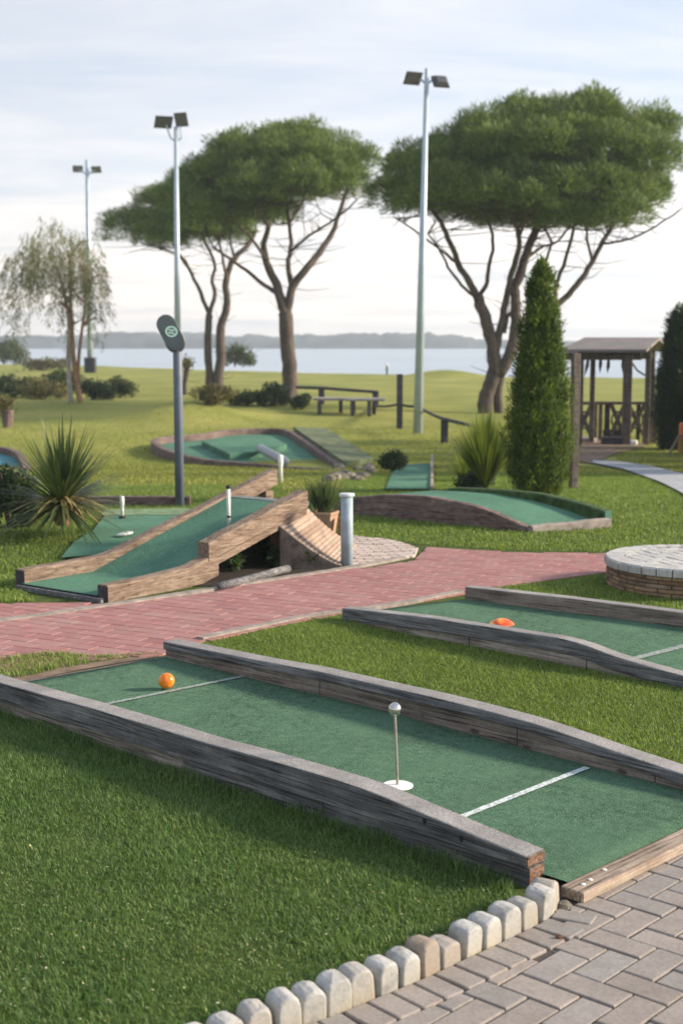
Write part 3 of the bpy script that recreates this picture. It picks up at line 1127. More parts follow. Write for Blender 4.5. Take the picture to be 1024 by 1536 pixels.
# ------------------------------------------------------------------ lane 2
A2, B2 = gp(513, 932), gp(1024, 1033)
U2 = (B2 - A2).normalized(); V2 = Vector((-U2.y, U2.x, 0)); ANG2 = math.atan2(U2.y, U2.x)
L2v = (B2 - A2).length
L2 = L2v + 0.9
ln2 = thing('golf_lane', 'second green minigolf lane with grey kerbs between the lawn strip and the round brick plinth', 'minigolf lane', A2, ANG2)
top2 = [(514, 912), (640, 926), (740, 942), (846, 958), (880, 969), (920, 984), (970, 999), (1024, 1014)]
pr2 = []
for a, b in top2:
    p = vpl(a, b, A2, U2); pr2.append((to_local(p, A2, U2)[0], p.z))
print('lane2 near', [(round(a, 2), round(b, 3)) for a, b in pr2])
pr2[0] = (0, pr2[0][1])
pr2.append((L2, pr2[-1][1] - 0.02))
zsp = lambda x, z: z - 0.075 + 0.028 * sst(0, 1.2, x) * 0
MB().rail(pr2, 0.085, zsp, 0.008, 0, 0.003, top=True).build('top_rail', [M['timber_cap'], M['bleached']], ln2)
c2 = [0.0, 0.99, 1.78, L2]
for a, b in zip(c2[:-1], c2[1:]):
    pz = [(x, float(np.interp(x, [q[0] for q in pr2], [q[1] for q in pr2])) - 0.0765) for x in np.linspace(a + 0.004, b - 0.004, 10)]
    MB().rail(pz, 0.075, lambda x, z: min(-0.05, z - 0.02), 0.003, 0.006, 0.002).build('lower_board', M['timber_low'], ln2)
ZL2 = 0.05
f0 = to_local(gp(697, 899, ZL2), A2, U2); f1 = to_local(gp(1024, 941, ZL2), A2, U2)
fd = Vector((f1[0] - f0[0], f1[1] - f0[1], 0)); fl_ = fd.length
fang = math.atan2(fd.y, fd.x)
of = A2 + U2 * f0[0] + V2 * f0[1]
uf = (U2 * fd.x + V2 * fd.y).normalized()
pt = []
for a, b in ((697, 880), (850, 897), (1024, 919)):
    p = vpl(a, b, of, uf); pt.append(((p - of).dot(uf), p.z))
print('lane2 far', pt, f0, f1)
pt[0] = (0, pt[0][1]); pt.append((fl_ + 0.9, pt[-1][1]))
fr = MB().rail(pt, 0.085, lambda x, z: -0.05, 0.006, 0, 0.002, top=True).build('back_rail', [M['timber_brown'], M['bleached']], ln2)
fr.location = (f0[0], f0[1], 0); fr.rotation_euler = (0, 0, fang)
b0 = to_local(gp(592, 911, ZL2), A2, U2)
cpts = [(b0[0] - 0.05, 0.07), (L2, 0.07), (f0[0] + math.cos(fang) * (fl_ + 0.9), f0[1] + math.sin(fang) * (fl_ + 0.9) + 0.03), (f0[0] - 0.01, f0[1] + 0.03), (f0[0] - 0.015, f0[1])]
# grid the quad
cv, cf = [], []
pA, pB, pC, pD = Vector((*cpts[0], 0)), Vector((*cpts[1], 0)), Vector((*cpts[2], 0)), Vector((*cpts[3], 0))
for i in range(31):
    for j in range(9):
        q = pA.lerp(pB, i / 30).lerp(pD.lerp(pC, i / 30), j / 8)
        cv.append((q.x, q.y, ZL2 + 0.001 * mnoise.noise(Vector((q.x * 4, q.y * 4, 2)))))
for i in range(30):
    for j in range(8):
        a = i * 9 + j
        cf.append((a, a + 9, a + 10, a + 1))
cm = MB().add(cv, cf)
k0 = len(cm.v)
for j in range(9):
    x, y, z = cv[j]; cm.v.append((x - 0.004, y, -0.02))
for j in range(8):
    cm.f.append((j, j + 1, k0 + j + 1, k0 + j)); cm.m.append(0)
cm.build('carpet', M['carpet'], ln2, smooth=True)
zc_of = lambda x, zc: ZL2
line_on(ln2, (945, 990), (1040, 966), 0.05, M['grey_line'], ZL2, A2, U2)
# large ball sunk in its cup
rb2 = 27 / 2100 * 7.95
pc = at(752, 927.5, 8.06)
o = MB().sphere((0, 0, 0), rb2, 40, 24).build('golf_ball', M['ball2'], smooth=True)
o.location = (pc.x, pc.y, pc.z - rb2); o.rotation_euler = (0.2, 0.3, 1.0)
tag(o, 'larger orange ball with yellow and red patches behind the rail of the second lane', 'ball')

# ------------------------------------------------------------------ edging stones
def stone_mesh(seed):
    random.seed(seed)
    wd, dp, ht = 0.076 + random.uniform(-0.006, 0.005), 0.074 + random.uniform(-0.006, 0.006), 0.086 + random.uniform(-0.010, 0.008)
    # front (path side, +y) profile: shouldered arch; extruded in y with rounded rims
    sh = random.uniform(0.70, 0.80)
    outline = [(-0.5, -0.25), (-0.5, sh * 0.75), (-0.48, sh), (-0.40, sh + (1 - sh) * 0.62), (-0.24, 0.97), (0.0, 1.0), (0.24, 0.97), (0.40, sh + (1 - sh) * 0.62), (0.48, sh), (0.5, sh * 0.75), (0.5, -0.25)]
    tw = random.uniform(-0.05, 0.05)
    vs, fs = [], []
    rows = [(-0.5, 0.82), (-0.3, 1.0), (0.0, 1.0), (0.40, 1.0), (0.5, 0.90)]
    n = len(outline)
    for yy, sc in rows:
        topd = 1.0 - 0.10 * max(0, yy + 0.1) if True else 1
        for (x, z) in outline:
            zz = z * (topd if z > 0.5 else 1)
            if z > 0.5:
                zz = zz - (1 - sc) * 0.35
            vs.append((x * wd * (sc if True else 1) + tw * zz * 0.03, yy * dp, zz * ht + 0.002 * random.uniform(-1, 1)))
    for r_ in range(len(rows) - 1):
        for k in range(n):
            q = (k + 1) % n
            fs.append((r_ * n + k, r_ * n + q, (r_ + 1) * n + q, (r_ + 1) * n + k))
    fs.append(tuple(range(n)))
    L = (len(rows) - 1) * n
    fs.append(tuple(range(L + n - 1, L - 1, -1)))
    return MB().add(vs, fs)


GST = 'rounded edging stones between the lawn and the pavers'
for i, p in enumerate(stone_w):
    if i < len(stone_w) - 1:
        t = stone_w[i] - stone_w[i + 1]
    n = Vector((t.y, -t.x, 0)).normalized()      # to the path
    if i == 0: pass
    o = stone_mesh(100 + i).build('edging_stone', M['edge_stone'], smooth=False)
    md = o.modifiers.new('round', 'BEVEL'); md.width = 0.007; md.segments = 3; md.limit_method = 'ANGLE'; md.angle_limit = R(24)
    o.color = (1, 1, 1, 1.0 if i == 7 else (0.6 if i in (0, 6) else (0.3 if i in (2, 10, 14) else 0.0)))
    o.location = p - n * 0.036
    o.rotation_euler = (random.uniform(-0.05, 0.05), random.uniform(-0.05, 0.05), math.atan2(n.y, n.x) - math.pi / 2 + random.uniform(-0.12, 0.12))
    o.scale = (1, 1, random.uniform(0.94, 1.06))
    lab = 'pale rounded edging stone in the row along the lawn, with neighbours on both sides'
    if i == 0: lab = 'pale edging stone nearest the sawn end of the timber rail'
    if i in (1,): lab = 'second edging stone out from the sawn end of the timber rail'
    tag(o, lab, 'edging stone', GST)
random.seed(11)
ORD = ['', '', 'third', 'fourth', 'fifth', 'sixth', 'seventh', 'eighth', 'ninth', 'tenth', 'eleventh', 'twelfth', 'thirteenth', 'fourteenth', 'fifteenth', 'sixteenth', 'seventeenth', 'eighteenth', 'nineteenth']
for k, o in enumerate([q for q in C.objects if q.name.startswith('edging_stone')]):
    if k >= 2:
        o['label'] = 'rounded edging stone, %s out from the sawn end of the timber rail' % ORD[k]

# small broken stone and a pebble on the pavers
p = gp(846, 1362, 0)
o = MB().sphere((0, 0, 0.006), 0.024, 10, 7, (1.1, 0.8, 0.7), 0.15).build('broken_stone', M['rock']); o.location = p
tag(o, 'small dark broken stone under the end of the threshold board', 'stone')
p = gp(838, 1412, 0)
o = MB().sphere((0, 0, 0.012), 0.010, 9, 7, (1.1, 0.9, 0.8), 0.2).build('pebble', plain('brown_pebble', (0.16, 0.075, 0.045), 0.8, 0.2, 40)); o.location = p
tag(o, 'tiny brown pebble lying alone on the grey pavers', 'pebble')

# ------------------------------------------------------------------ round brick plinth
wc = Vector((2.44, 9.62, 0)); wr = 0.60; wh = 0.205
well = thing('brick_plinth', 'low round brick plinth with a white stone top', 'plinth', wc)
wb = MB()
courses = 6
for k in range(courses):
    z0 = -0.02 + k * (wh - 0.055 + 0.02) / courses; z1 = z0 + (wh - 0.055 + 0.02) / courses - 0.004
    nb = 20
    for i in range(nb):
        a0 = 2 * math.pi * (i + 0.5 * (k % 2)) / nb + 0.006; a1 = a0 + 2 * math.pi / nb - 0.014
        ro = wr - 0.012 + random.uniform(-0.008, 0.006) - 0.012 * (k == 0)
        vs = []
        K = 3
        for q in range(K + 1):
            a = a0 + (a1 - a0) * q / K
            for r_, z in ((ro - 0.09, z0), (ro - 0.004, z0), (ro, z0 + 0.004), (ro, z1 - 0.004), (ro - 0.004, z1), (ro - 0.09, z1)):
                vs.append((r_ * math.cos(a), r_ * math.sin(a), z))
        fs = []
        for q in range(K):
            for m_ in range(6):
                fs.append((q * 6 + m_, q * 6 + (m_ + 1) % 6, (q + 1) * 6 + (m_ + 1) % 6, (q + 1) * 6 + m_))
        fs.append((0, 1, 2, 3, 4, 5)); fs.append(tuple(K * 6 + m_ for m_ in range(5, -1, -1)))
        wb.add(vs, fs)
wb.build('brick_wall', M['wellbrick'], well)
MB().lathe([(wr - 0.03, -0.03), (wr - 0.03, wh - 0.012)], 48).build('mortar_core', M['joint'], well)
cp_ = MB()
nb = 34
for i in range(nb):
    a0 = 2 * math.pi * i / nb + 0.008; a1 = a0 + 2 * math.pi / nb - 0.016
    vs = []
    ro = wr + 0.004 + random.uniform(-0.003, 0.003); ri = wr - 0.13
    for q in range(3):
        a = a0 + (a1 - a0) * q / 2
        for r_, z in ((ri, wh - 0.055), (ro, wh - 0.055), (ro, wh - 0.012), (ro - 0.012, wh), (ri, wh)):
            vs.append((r_ * math.cos(a), r_ * math.sin(a), z))
    fs = []
    for q in range(2):
        for m_ in range(5):
            fs.append((q * 5 + m_, q * 5 + (m_ + 1) % 5, (q + 1) * 5 + (m_ + 1) % 5, (q + 1) * 5 + m_))
    fs.append((0, 1, 2, 3, 4)); fs.append((14, 13, 12, 11, 10))
    cp_.add(vs, fs)
cp_.build('coping', M['coping'], well)
tpb = MB()
topb = border_of([((wr - 0.135) * math.cos(a), (wr - 0.135) * math.sin(a)) for a in np.linspace(0, 6.2832, 40)[:-1]])
for i in range(-12, 12):
    for j in range(-12, 12):
        k = (i - j) % 4
        ww = 0.085
        if k == 0: x, y, lx, ly = (i + 1) * ww, (j + 0.5) * ww, 2 * ww, ww
        elif k == 2: x, y, lx, ly = (i + 0.5) * ww, j * ww, ww, 2 * ww
        else: continue
        clipbrick(tpb, x, y, lx - 0.012, ly - 0.012, R(20), wh - 0.05, wh - 0.002, 0.004, topb, (0, 0), 0.002)
tpb.build('top_paving', M['coping'], well)

# ------------------------------------------------------------------ ramp lane
FR, FL = gp(163, 905), gp(24, 882)
lat = (FL - FR); WR = lat.length; lat.normalize()
ax = Vector((lat.y, -lat.x, 0))
ANGR = math.atan2(ax.y, ax.x)
print('ramp W', WR, 'ax', ax)
rl = thing('golf_ramp', 'brown timber ramp lane with green carpet rising away from the red path', 'minigolf ramp', FR, ANGR)
RW = 0.10


def rz(px, py, left):
    o_ = FR if not left else FR + lat * WR
    p = vpl(px, py, o_, ax)
    return ((p - o_).dot(ax), p.z)


RL_low = [rz(152, 880, 0), rz(215, 868, 0), rz(283, 852, 0), rz(322, 829, 0)]
RL_up = [rz(313, 814, 0), rz(360, 791, 0), rz(420, 757, 0), rz(461, 735, 0)]
LL = [rz(24, 853, 1), rz(85, 842, 1), rz(148, 831, 1), rz(230, 790, 1), rz(320, 745, 1), rz(402, 703, 1)]
print('ramp rails', RL_low, RL_up, LL)
RL_low[0] = (0.0, RL_low[0][1])
LL[0] = (0.0, LL[0][1])
xe = RL_up[-1][0]


def lerp_list(lst, x):
    return float(np.interp(x, [q[0] for q in lst], [q[1] for q in lst]))


xk = RL_low[2][0]
slope = (RL_up[-1][1] - RL_up[0][1]) / (RL_up[-1][0] - RL_up[0][0])
xtop = xe + 0.01
xk2 = 0.62


def ramp_z(x):
    return 0.045 + 0.285 * max(0.0, x - 0.62)


RL_low2 = RL_low[:3] + [(RL_up[0][0] + 0.10, RL_low[2][1] + slope * (RL_up[0][0] + 0.10 - xk))]
MB().rail(RL_low2, RW, lambda x, z: max(-0.02, z - 0.17), 0.012, 0, 0.006).build('side_beam', M['timber_old'], rl)
MB().rail([(RL_up[0][0], RL_up[0][1]), (xe, RL_up[-1][1])], RW + 0.012, lambda x, z: z - 0.135, 0.012, -0.006, 0.006).build('side_beam', M['timber_old'], rl)
# lower board of the right flank, closing the side under the carpet
MB().rail([(RL_up[0][0] + 0.10, RL_up[0][1] - 0.12), (xe, RL_up[-1][1] - 0.138)], RW - 0.02, lambda x, z: z - 0.05, 0.006, 0.008, 0.004).build('side_board', M['timber_old'], rl)
MB().rail(LL, RW, lambda x, z: max(-0.02, z - 0.13), 0.014, WR - RW, 0.008).build('side_beam', M['timber_old'], rl)
# dark end grain
MB().box(-0.004, -0.0015, 0.008, RW - 0.008, 0.0, RL_low2[0][1] - 0.01).build('end_grain', M['darkwood'], rl)
MB().box(-0.004, -0.0015, WR - RW + 0.008, WR - 0.008, 0.0, LL[0][1] - 0.01).build('end_grain', M['darkwood'], rl)
# carpet deck with thickness
cv, cf = [], []
Xs = list(np.linspace(-0.02, xk2, 8)) + list(np.linspace(xk2, xtop, 14))[1:]
for x in Xs:
    for j in range(7):
        y = RW - 0.01 + (WR - 2 * RW + 0.02) * j / 6
        cv.append((x, y, ramp_z(x)))
for i in range(len(Xs) - 1):
    for j in range(6):
        a = i * 7 + j
        cf.append((a, a + 7, a + 8, a + 1))
MB().add(cv, cf).build('carpet', M['carpet_far'], rl)
MB().rail([(0.0, 0.038), (xk2, 0.036), (xtop, ramp_z(xtop) - 0.008)], WR - 2 * RW - 0.01, lambda x, z: z - 0.03, 0.003, RW + 0.005).build('deck', M['darkwood'], rl)
MB().box(-0.05, -0.022, RW * 0.2, WR - RW * 0.6, 0.0, 0.034, 0.004).build('front_board', M['timber_cap'], rl)
MB().box(-0.018, 0.0, RW, WR - RW, 0.012, 0.042, 0.0).build('front_lip', M['black'], rl)
MB().rail([(xtop + 0.001, ramp_z(xtop) + 0.004), (xe + 0.14, ramp_z(xtop) + 0.004)], WR - 2 * RW, lambda x, z: z - 0.03, 0.004, RW).build('top_plate', M['sheet'], rl)
# trestle legs under the high end
for y in (RW + 0.05, WR - RW - 0.05):
    MB().box(xtop - 0.22, xtop - 0.12, y - 0.05, y + 0.05, -0.05, ramp_z(xtop - 0.22) - 0.045, 0.006).build('trestle_leg', M['timber_old'], rl)
MB().box(xe - 0.03, xe + 0.02, RW + 0.01, WR - RW - 0.02, -0.05, ramp_z(xe) - 0.045, 0.004).build('back_board', M['darkwood'], rl)

MB().box(LL[-1][0] - 0.14, LL[-1][0] - 0.04, WR - RW + 0.005, WR - 0.005, -0.05, LL[-1][1] - 0.17, 0.006).build('trestle_leg', M['timber_old'], rl)

# soil bed under the ramp
bed = [gp(a, b) for a, b in [(290, 880), (345, 880), (420, 866), (508, 852), (470, 800), (400, 780), (330, 815)]]
mb = MB().add([(p.x, p.y, 0.006) for p in bed], [tuple(range(len(bed)))])
tag(mb.build('soil_bed', M['soil']), kind='structure')
# pipe lying in the bed
a, b = gp(395, 866, 0.03), gp(330, 880, 0.03)
m_ = gp(365, 872, 0.03)
o = MB().tube([gp(432, 853, 0.03), gp(415, 857, 0.035), m_, b], [0.028, 0.03, 0.031, 0.03], 10, jit=0.08).build('drain_log', M['timber_grey'], smooth=True)
tag(o, 'grey weathered log lying under the ramp beside the red path', 'log')


def leafy(name, label, cat, base, nst, hgt, spread, mat, leaf=(0.09, 0.05), per=9, group=None, seed=1):
    rg = np.random.default_rng(seed)
    t = thing(name, label, cat, base, 0, group)
    st = MB(); P = []; D = []
    for i in range(nst):
        a = rg.uniform(0, 6.28); r_ = spread * math.sqrt(rg.uniform(0, 1))
        tip = Vector((r_ * math.cos(a), r_ * math.sin(a), hgt * rg.uniform(0.5, 1.0)))
        st.tube([(tip.x * 0.15, tip.y * 0.15, 0), (tip.x * 0.5, tip.y * 0.5, tip.z * 0.6), tip], [0.004, 0.003, 0.002], 5)
        for k in range(per):
            q = rg.uniform(0.3, 1.0)
            P.append((tip.x * q, tip.y * q, tip.z * (q * 0.9 + 0.1)))
            D.append((rg.normal(), rg.normal(), rg.normal() * 0.5 + 0.1))
    st.build('stem', mat, t)
    P = np.array(P); D = np.array(D)
    V, Fc = leaf_geo(P, D, rg.uniform(0.6, 1.2, len(P)) * leaf[0], leaf[1], np.tile(np.array([[0, 0, 1.0]]), (len(P), 1)) + rg.normal(size=(len(P), 3)) * 0.4)
    np_mesh('foliage', V, Fc, mat, t)
    return t


for i, (px, py, h_, s_) in enumerate([(350, 856, 0.16, 0.10), (392, 838, 0.17, 0.11), (432, 843, 0.24, 0.13), (462, 850, 0.14, 0.09), (410, 850, 0.14, 0.09)]):
    labs = ['small dark leafy plant nearest the kinked beam under the ramp', 'leafy plant at the back of the soil bed under the ramp', 'tallest broad-leaved plant in the soil bed beside the slatted slope', 'low leafy plant at the foot of the slatted slope', 'low leafy plant in the middle of the soil bed beside the log']
    leafy('shade_plant', labs[i], 'plant', gp(px, py, 0.008), 14, h_, s_, M['fern'], (0.075, 0.045), 8, 'plants under the ramp', 30 + i)

# slatted slope coming down from the ramp's flank
sl = thing('slatted_slope', 'short slope of worn wooden slats running down from the ramp to the path', 'slope', (0, 0, 0))
E0 = Vector(vpl(421, 791, FR, ax)); E1 = at(461, 764, E0.y + 0.42)
Bq0 = gp(512, 850, 0.012); Bq1 = gp(536, 819, 0.012)
print('slope', E0, E1, Bq0, Bq1)
ns = 15


def slope_pt(u, v):
    a = E0.lerp(E1, v); b = Bq0.lerp(Bq1, v)
    p = a.lerp(b, u)
    z = b.z + (a.z - b.z) * (1 - u) ** 1.3
    return Vector((p.x, p.y, z))


smb = MB()
for i in range(ns):
    u0, u1 = (i + 0.10) / ns, (i + 0.90) / ns
    vs = []
    for v in (0, 0.5, 1):
        for u, dz in ((u0, -0.03), (u0, 0.008), ((u0 * 0.8 + u1 * 0.2), 0.014), (u1, 0.010), (u1, -0.03)):
            q = slope_pt(u, v); vs.append((q.x, q.y, q.z + dz + random.uniform(-0.002, 0.002)))
    fs = []
    for r_ in range(2):
        for k in range(5):
            fs.append((r_ * 5 + k, r_ * 5 + (k + 1) % 5, (r_ + 1) * 5 + (k + 1) % 5, (r_ + 1) * 5 + k))
    fs.append((0, 1, 2, 3, 4)); fs.append((14, 13, 12, 11, 10))
    smb.add(vs, fs)
smb.build('slats', M['slatbrick'], sl)
body = MB()
vs, fs = [], []
K = 14
for i in range(K + 1):
    u = i / K
    for v in (-0.03, 1.0):
        q = slope_pt(u, v)
        vs.append((q.x, q.y, max(q.z - 0.004 if v > 0 else q.z + 0.012, 0.0))); vs.append((q.x, q.y, -0.05))
for i in range(K):
    a = i * 4
    fs += [(a, a + 4, a + 6, a + 2), (a, a + 1, a + 5, a + 4), (a + 2, a + 6, a + 7, a + 3)]
fs += [(0, 2, 3, 1), (K * 4, K * 4 + 1, K * 4 + 3, K * 4 + 2)]
MB().add(vs, fs).build('side_skirt', M['skirt'], sl)

# bollard
bp = gp(520, 850, 0)
bo_ = thing('bollard', 'pale blue round bollard with a flat cap at the edge of the red path', 'bollard', bp)
hb = at(520, 744, bp.y).z
MB().lathe([(0.046, -0.05), (0.046, 0.3), (0.045, hb)], 28).build('post', M['bollard'], bo_, smooth=False).data.polygons.foreach_set('use_smooth', [True] * 58)
MB().lathe([(0.046, hb - 0.004), (0.058, hb), (0.059, hb + 0.012), (0.055, hb + 0.020), (0.01, hb + 0.024)], 28).build('cap', M['cap'], bo_)

# potted grass
pp = gp(486, 797, 0.0); pp = Vector((-0.155, 12.25, 0))
pt_ = thing('plant_pot', 'square terracotta planter of wispy grass behind the slatted slope', 'plant pot', pp, R(25))
MB().lathe([(0.11, 0), (0.14, 0.17), (0.15, 0.18), (0.15, 0.2), (0.13, 0.2), (0.12, 0.17)], 4).build('pot', M['potpale'], pt_)
pg = MB()
Pn = 240
rg = np.random.default_rng(5)
P = np.stack([rg.normal(0, 0.035, Pn), rg.normal(0, 0.035, Pn), np.full(Pn, 0.17)], 1)
D = np.stack([rg.normal(0, 0.35, Pn), rg.normal(0, 0.35, Pn), np.ones(Pn)], 1)
V, Fc = leaf_geo(P, D, rg.uniform(0.26, 0.42, Pn), 0.010)
np_mesh('foliage', V, Fc, M['potgrass'], pt_)
ob = MB().box(0.13, 0.17, -0.09, 0.02, -0.02, 0.16, 0.01).build('terracotta_brick', M['terracotta']); ob.location = pp + Vector((0.0, -0.04, 0)); ob.rotation_euler = (0, 0, R(5))
tag(ob, 'upright orange terracotta block beside the planter', 'block')

# ------------------------------------------------------------------ pins and small things
def white_pin(px, pb, ptop, r, label, name='golf_pin', mat=None, dark=False, base=None):
    b = base if base is not None else tp(px, pb)
    t_ = at(px, ptop, b.y).z - b.z
    p = thing(name, label, 'golf pin', b)
    MB().lathe([(r * 0.75, 0), (r * 0.75, t_ * 0.55), (r, t_ * 0.72), (r, t_ - r * 0.6), (r * 0.6, t_ - r * 0.1), (0.001, t_)], 16).build('post', M['white_plastic'], p, smooth=True)
    if dark:
        MB().lathe([(r * 1.7, -0.002), (r * 1.7, 0.05), (r * 1.3, 0.06)], 16).build('foot', M['black'], p)
    return p


white_pin(421, 726, 682, 0.032, 'stout white pin beside the ramp in front of the round back lane')
white_pin(184, 782, 744, 0.020, 'short white pin with a dark foot on the flat lane near the yucca', dark=True)
b = FR + ax * 0 + Vector((0, 0, 0))
# pin standing on the ramp
for k in range(200):
    x = 0.6 + k * 0.01
    for y_ in [0.45]:
        pass
best = None
for x in np.linspace(0.4, 2.2, 181):
    q = FR + ax * float(x)
    # find lateral on this x so that the column is px 343
    for y_ in np.linspace(RW, WR - RW, 60):
        P3 = q + lat * float(y_); P3.z = ramp_z(x)
        v_ = P3 - Vector((0, 0, H))
        fwd = Vector((0, cp, -sp)); upv = Vector((0, sp, cp))
        dd = v_.dot(fwd); sx = CX + F * v_.x / dd; sy = CY - F * v_.dot(upv) / dd
        e_ = abs(sx - 343) + abs(sy - 796)
        if best is None or e_ < best[0]:
            best = (e_, P3.copy())
pbase = best[1]
pn = thing('golf_pin', 'slim white pin with dark bands standing on the ramp carpet', 'golf pin', pbase)
ht = at(343, 732, pbase.y).z - pbase.z
MB().tube([(0, 0, 0), (0, 0, ht)], 0.0135, 14).build('post', M['white_plastic'], pn, smooth=True)
for f_ in (0.05, 0.30):
    MB().lathe([(0.0138, ht * f_), (0.0145, ht * f_ + 0.003), (0.0145, ht * f_ + 0.014), (0.0138, ht * f_ + 0.017)], 14).build('band', M['black'], pn)
MB().sphere((0, 0, ht + 0.006), 0.019, 16, 10).build('knob', M['black'], pn, smooth=True)

# flat lane behind the ramp
fl_pts = [(150, 832), (92, 836), (112, 812), (140, 795), (165, 764), (270, 762), (360, 766), (345, 775), (300, 800), (230, 822)]
W_ = [gp(a, b, 0.03) for a, b in fl_pts]
fl = thing('golf_lane', 'flat green lane with a dark back timber between the yucca and the ramp', 'minigolf lane', (0, 0, 0))
MB().add([tuple(p) for p in W_], [tuple(range(len(W_)))]).build('carpet', M['carpet_far'], fl)
lp = [gp(a, b, 0.034) for a, b in [(150, 773), (158, 764), (270, 762), (360, 766), (340, 770), (250, 772)]]
MB().add([tuple(p) for p in lp], [tuple(range(len(lp)))]).build('pale_strip', plain('pale_green_carpet', (0.16, 0.24, 0.13), 0.95, 0.25, 10), fl)
a, b = gp(70, 757), gp(285, 757)
dd = b - a
tb_ = MB().rail([(0, 0.085), (dd.length, 0.085)], 0.09, lambda x, z: -0.05, 0.008, 0, 0.004).build('back_timber', M['timber_rim'], fl)
tb_.location = a; tb_.rotation_euler = (0, 0, math.atan2(dd.y, dd.x))
p = gp(187, 804, 0.034)
o = MB().lathe([(0.0, 0), (0.075, 0), (0.075, 0.008), (0.06, 0.014), (0.0, 0.015)], 28).build('cup_disc', M['white_plastic']); o.location = p
o.rotation_euler = (0.0, -0.18, 0.0); o.location.z += 0.014
tag(o, 'white disc lying on the flat lane against the ramp beam', 'disc')

# sign post
sb0 = Vector(((268 - 512) / 2100 * 14.4, 14.4, -0.03))
sg = thing('sign_post', 'slate blue post with a tilted dark oval sign', 'sign post', sb0)
zt_ = at(268, 522, 14.4).z - sb0.z
MB().lathe([(0.047, -0.1), (0.047, zt_ - 0.01), (0.04, zt_)], 20).build('pole', M['pole_blue'], sg, smooth=True)
cen = at(257, 499, 14.4); off = cen - sb0


def stadium(L, Wd, n=14):
    pts = []
    for k in range(n + 1):
        th = math.pi * k / n
        pts.append((Wd / 2 * math.cos(th), L / 2 - Wd / 2 + Wd / 2 * math.sin(th)))
    for k in range(n + 1):
        th = math.pi + math.pi * k / n
        pts.append((Wd / 2 * math.cos(th), -L / 2 + Wd / 2 + Wd / 2 * math.sin(th)))
    return pts


def plate(pts, y0, y1, Mx, bev=0.004):
    """outline in local xz, thickness along y (front at y0)"""
    n = len(pts)
    vs = [(x * 0.96, y0, z * 0.98) for x, z in pts] + [(x, y0 + bev, z) for x, z in pts] + [(x, y1, z) for x, z in pts]
    vs = [tuple(Mx @ Vector(v)) for v in vs]
    fs = [tuple(range(n))]
    for r_ in range(2):
        for k in range(n):
            q = (k + 1) % n
            fs.append((r_ * n + k, r_ * n + q, (r_ + 1) * n + q, (r_ + 1) * n + k))
    fs.append(tuple(range(3 * n - 1, 2 * n - 1, -1)))
    return MB().add(vs, fs)


tilt = R(-27)
Mx = Matrix.Translation((off.x, -0.06, off.z)) @ Matrix.Rotation(-tilt * -1 * -1 if False else tilt, 4, 'Y') @ Matrix.Rotation(R(12), 4, 'Z')
brd = plate(stadium(0.385, 0.195), -0.012, 0.012, Mx).build('sign_board', M['sign_face'], sg)
em = MB()
Me = Mx @ Matrix.Translation((0.012, 0, 0.005)) @ Matrix.Rotation(-tilt + R(8), 4, 'Y')
for k in range(32):
    a0, a1 = 2 * math.pi * k / 32, 2 * math.pi * (k + 1) / 32
    vs = [(r_ * 1.12 * math.cos(a), -0.0145, r_ * math.sin(a)) for a in (a0, a1) for r_ in (0.040, 0.056)]
    em.add([tuple(Me @ Vector(v)) for v in vs], [(0, 1, 3, 2)])
for z0, z1, hw in ((0.010, 0.022, 0.034), (-0.022, -0.010, 0.034), (-0.004, 0.004, 0.020)):
    em.add([tuple(Me @ Vector(v)) for v in [(-hw, -0.0145, z0), (hw, -0.0145, z0), (hw, -0.0145, z1), (-hw, -0.0145, z1)]], [(0, 1, 2, 3)])
em.build('emblem', M['mint'], brd)
Mb = Matrix.Translation((off.x + 0.045, -0.028, off.z - 0.10)) @ Matrix.Rotation(tilt, 4, 'Y')
plate(stadium(0.215, 0.205), -0.012, 0.012, Mb).build('back_disc', M['sign_back'], sg)
MB().lathe([(0.03, zt_ - 0.005), (0.03, zt_ + 0.05), (0.02, zt_ + 0.06)], 14).build('bracket', M['steel'], sg)

# ------------------------------------------------------------------ humped lane (middle right)
h0, h1 = gp(500, 769), gp(789, 798)
uh = (h1 - h0).normalized(); vh = Vector((-uh.y, uh.x, 0)); angh = math.atan2(uh.y, uh.x)
hl = thing('golf_lane', 'humped green lane with a curved stone side and mossy back ridge in the middle lawn', 'minigolf lane', h0, angh)
hp = []
for a, b in [(500, 754), (530, 746), (570, 742), (605, 742), (650, 746), (700, 756), (740, 769), (770, 782), (789, 790)]:
    p = vpl(a, b, h0, uh); hp.append(((p - h0).dot(uh), p.z))
print('hump', [(round(a, 2), round(b, 3)) for a, b in hp])
hp[0] = (0, hp[0][1])
HL = hp[-1][0]
wf_ = to_local(gp(906, 790), h0, uh)
hz = lambda x: lerp_list(hp, x)
MB().rail(hp, 0.09, lambda x, z: -0.05, 0.012, 0, 0.006).build('side_wall', M['timber_rim'], hl)
HWd = wf_[1]
print('hump width', HWd, wf_)
cv, cf = [], []
for i in range(25):
    for j in range(5):
        xs_ = HL * i / 24
        y = 0.08 + (HWd - 0.08) * j / 4
        sh = (wf_[0] - HL) * (y / HWd)
        x = xs_ + sh * (xs_ / HL)
        cv.append((x, y, max(0.03, hz(xs_) - 0.016)))
for i in range(24):
    for j in range(4):
        a = i * 5 + j
        cf.append((a, a + 5, a + 6, a + 1))
MB().add(cv, cf).build('carpet', M['carpet_far'], hl)
# front kerb
d_ = Vector((wf_[0] - HL, wf_[1], 0))
fk = MB().rail([(0, 0.065), (d_.length * 0.5, 0.075), (d_.length, 0.085)], 0.09, lambda x, z: -0.05, 0.012, -0.09, 0.01).build('front_kerb', M['concrete'], hl)
fk.location = (HL + 0.01, 0.0, 0); fk.rotation_euler = (0, 0, math.atan2(d_.y, d_.x))
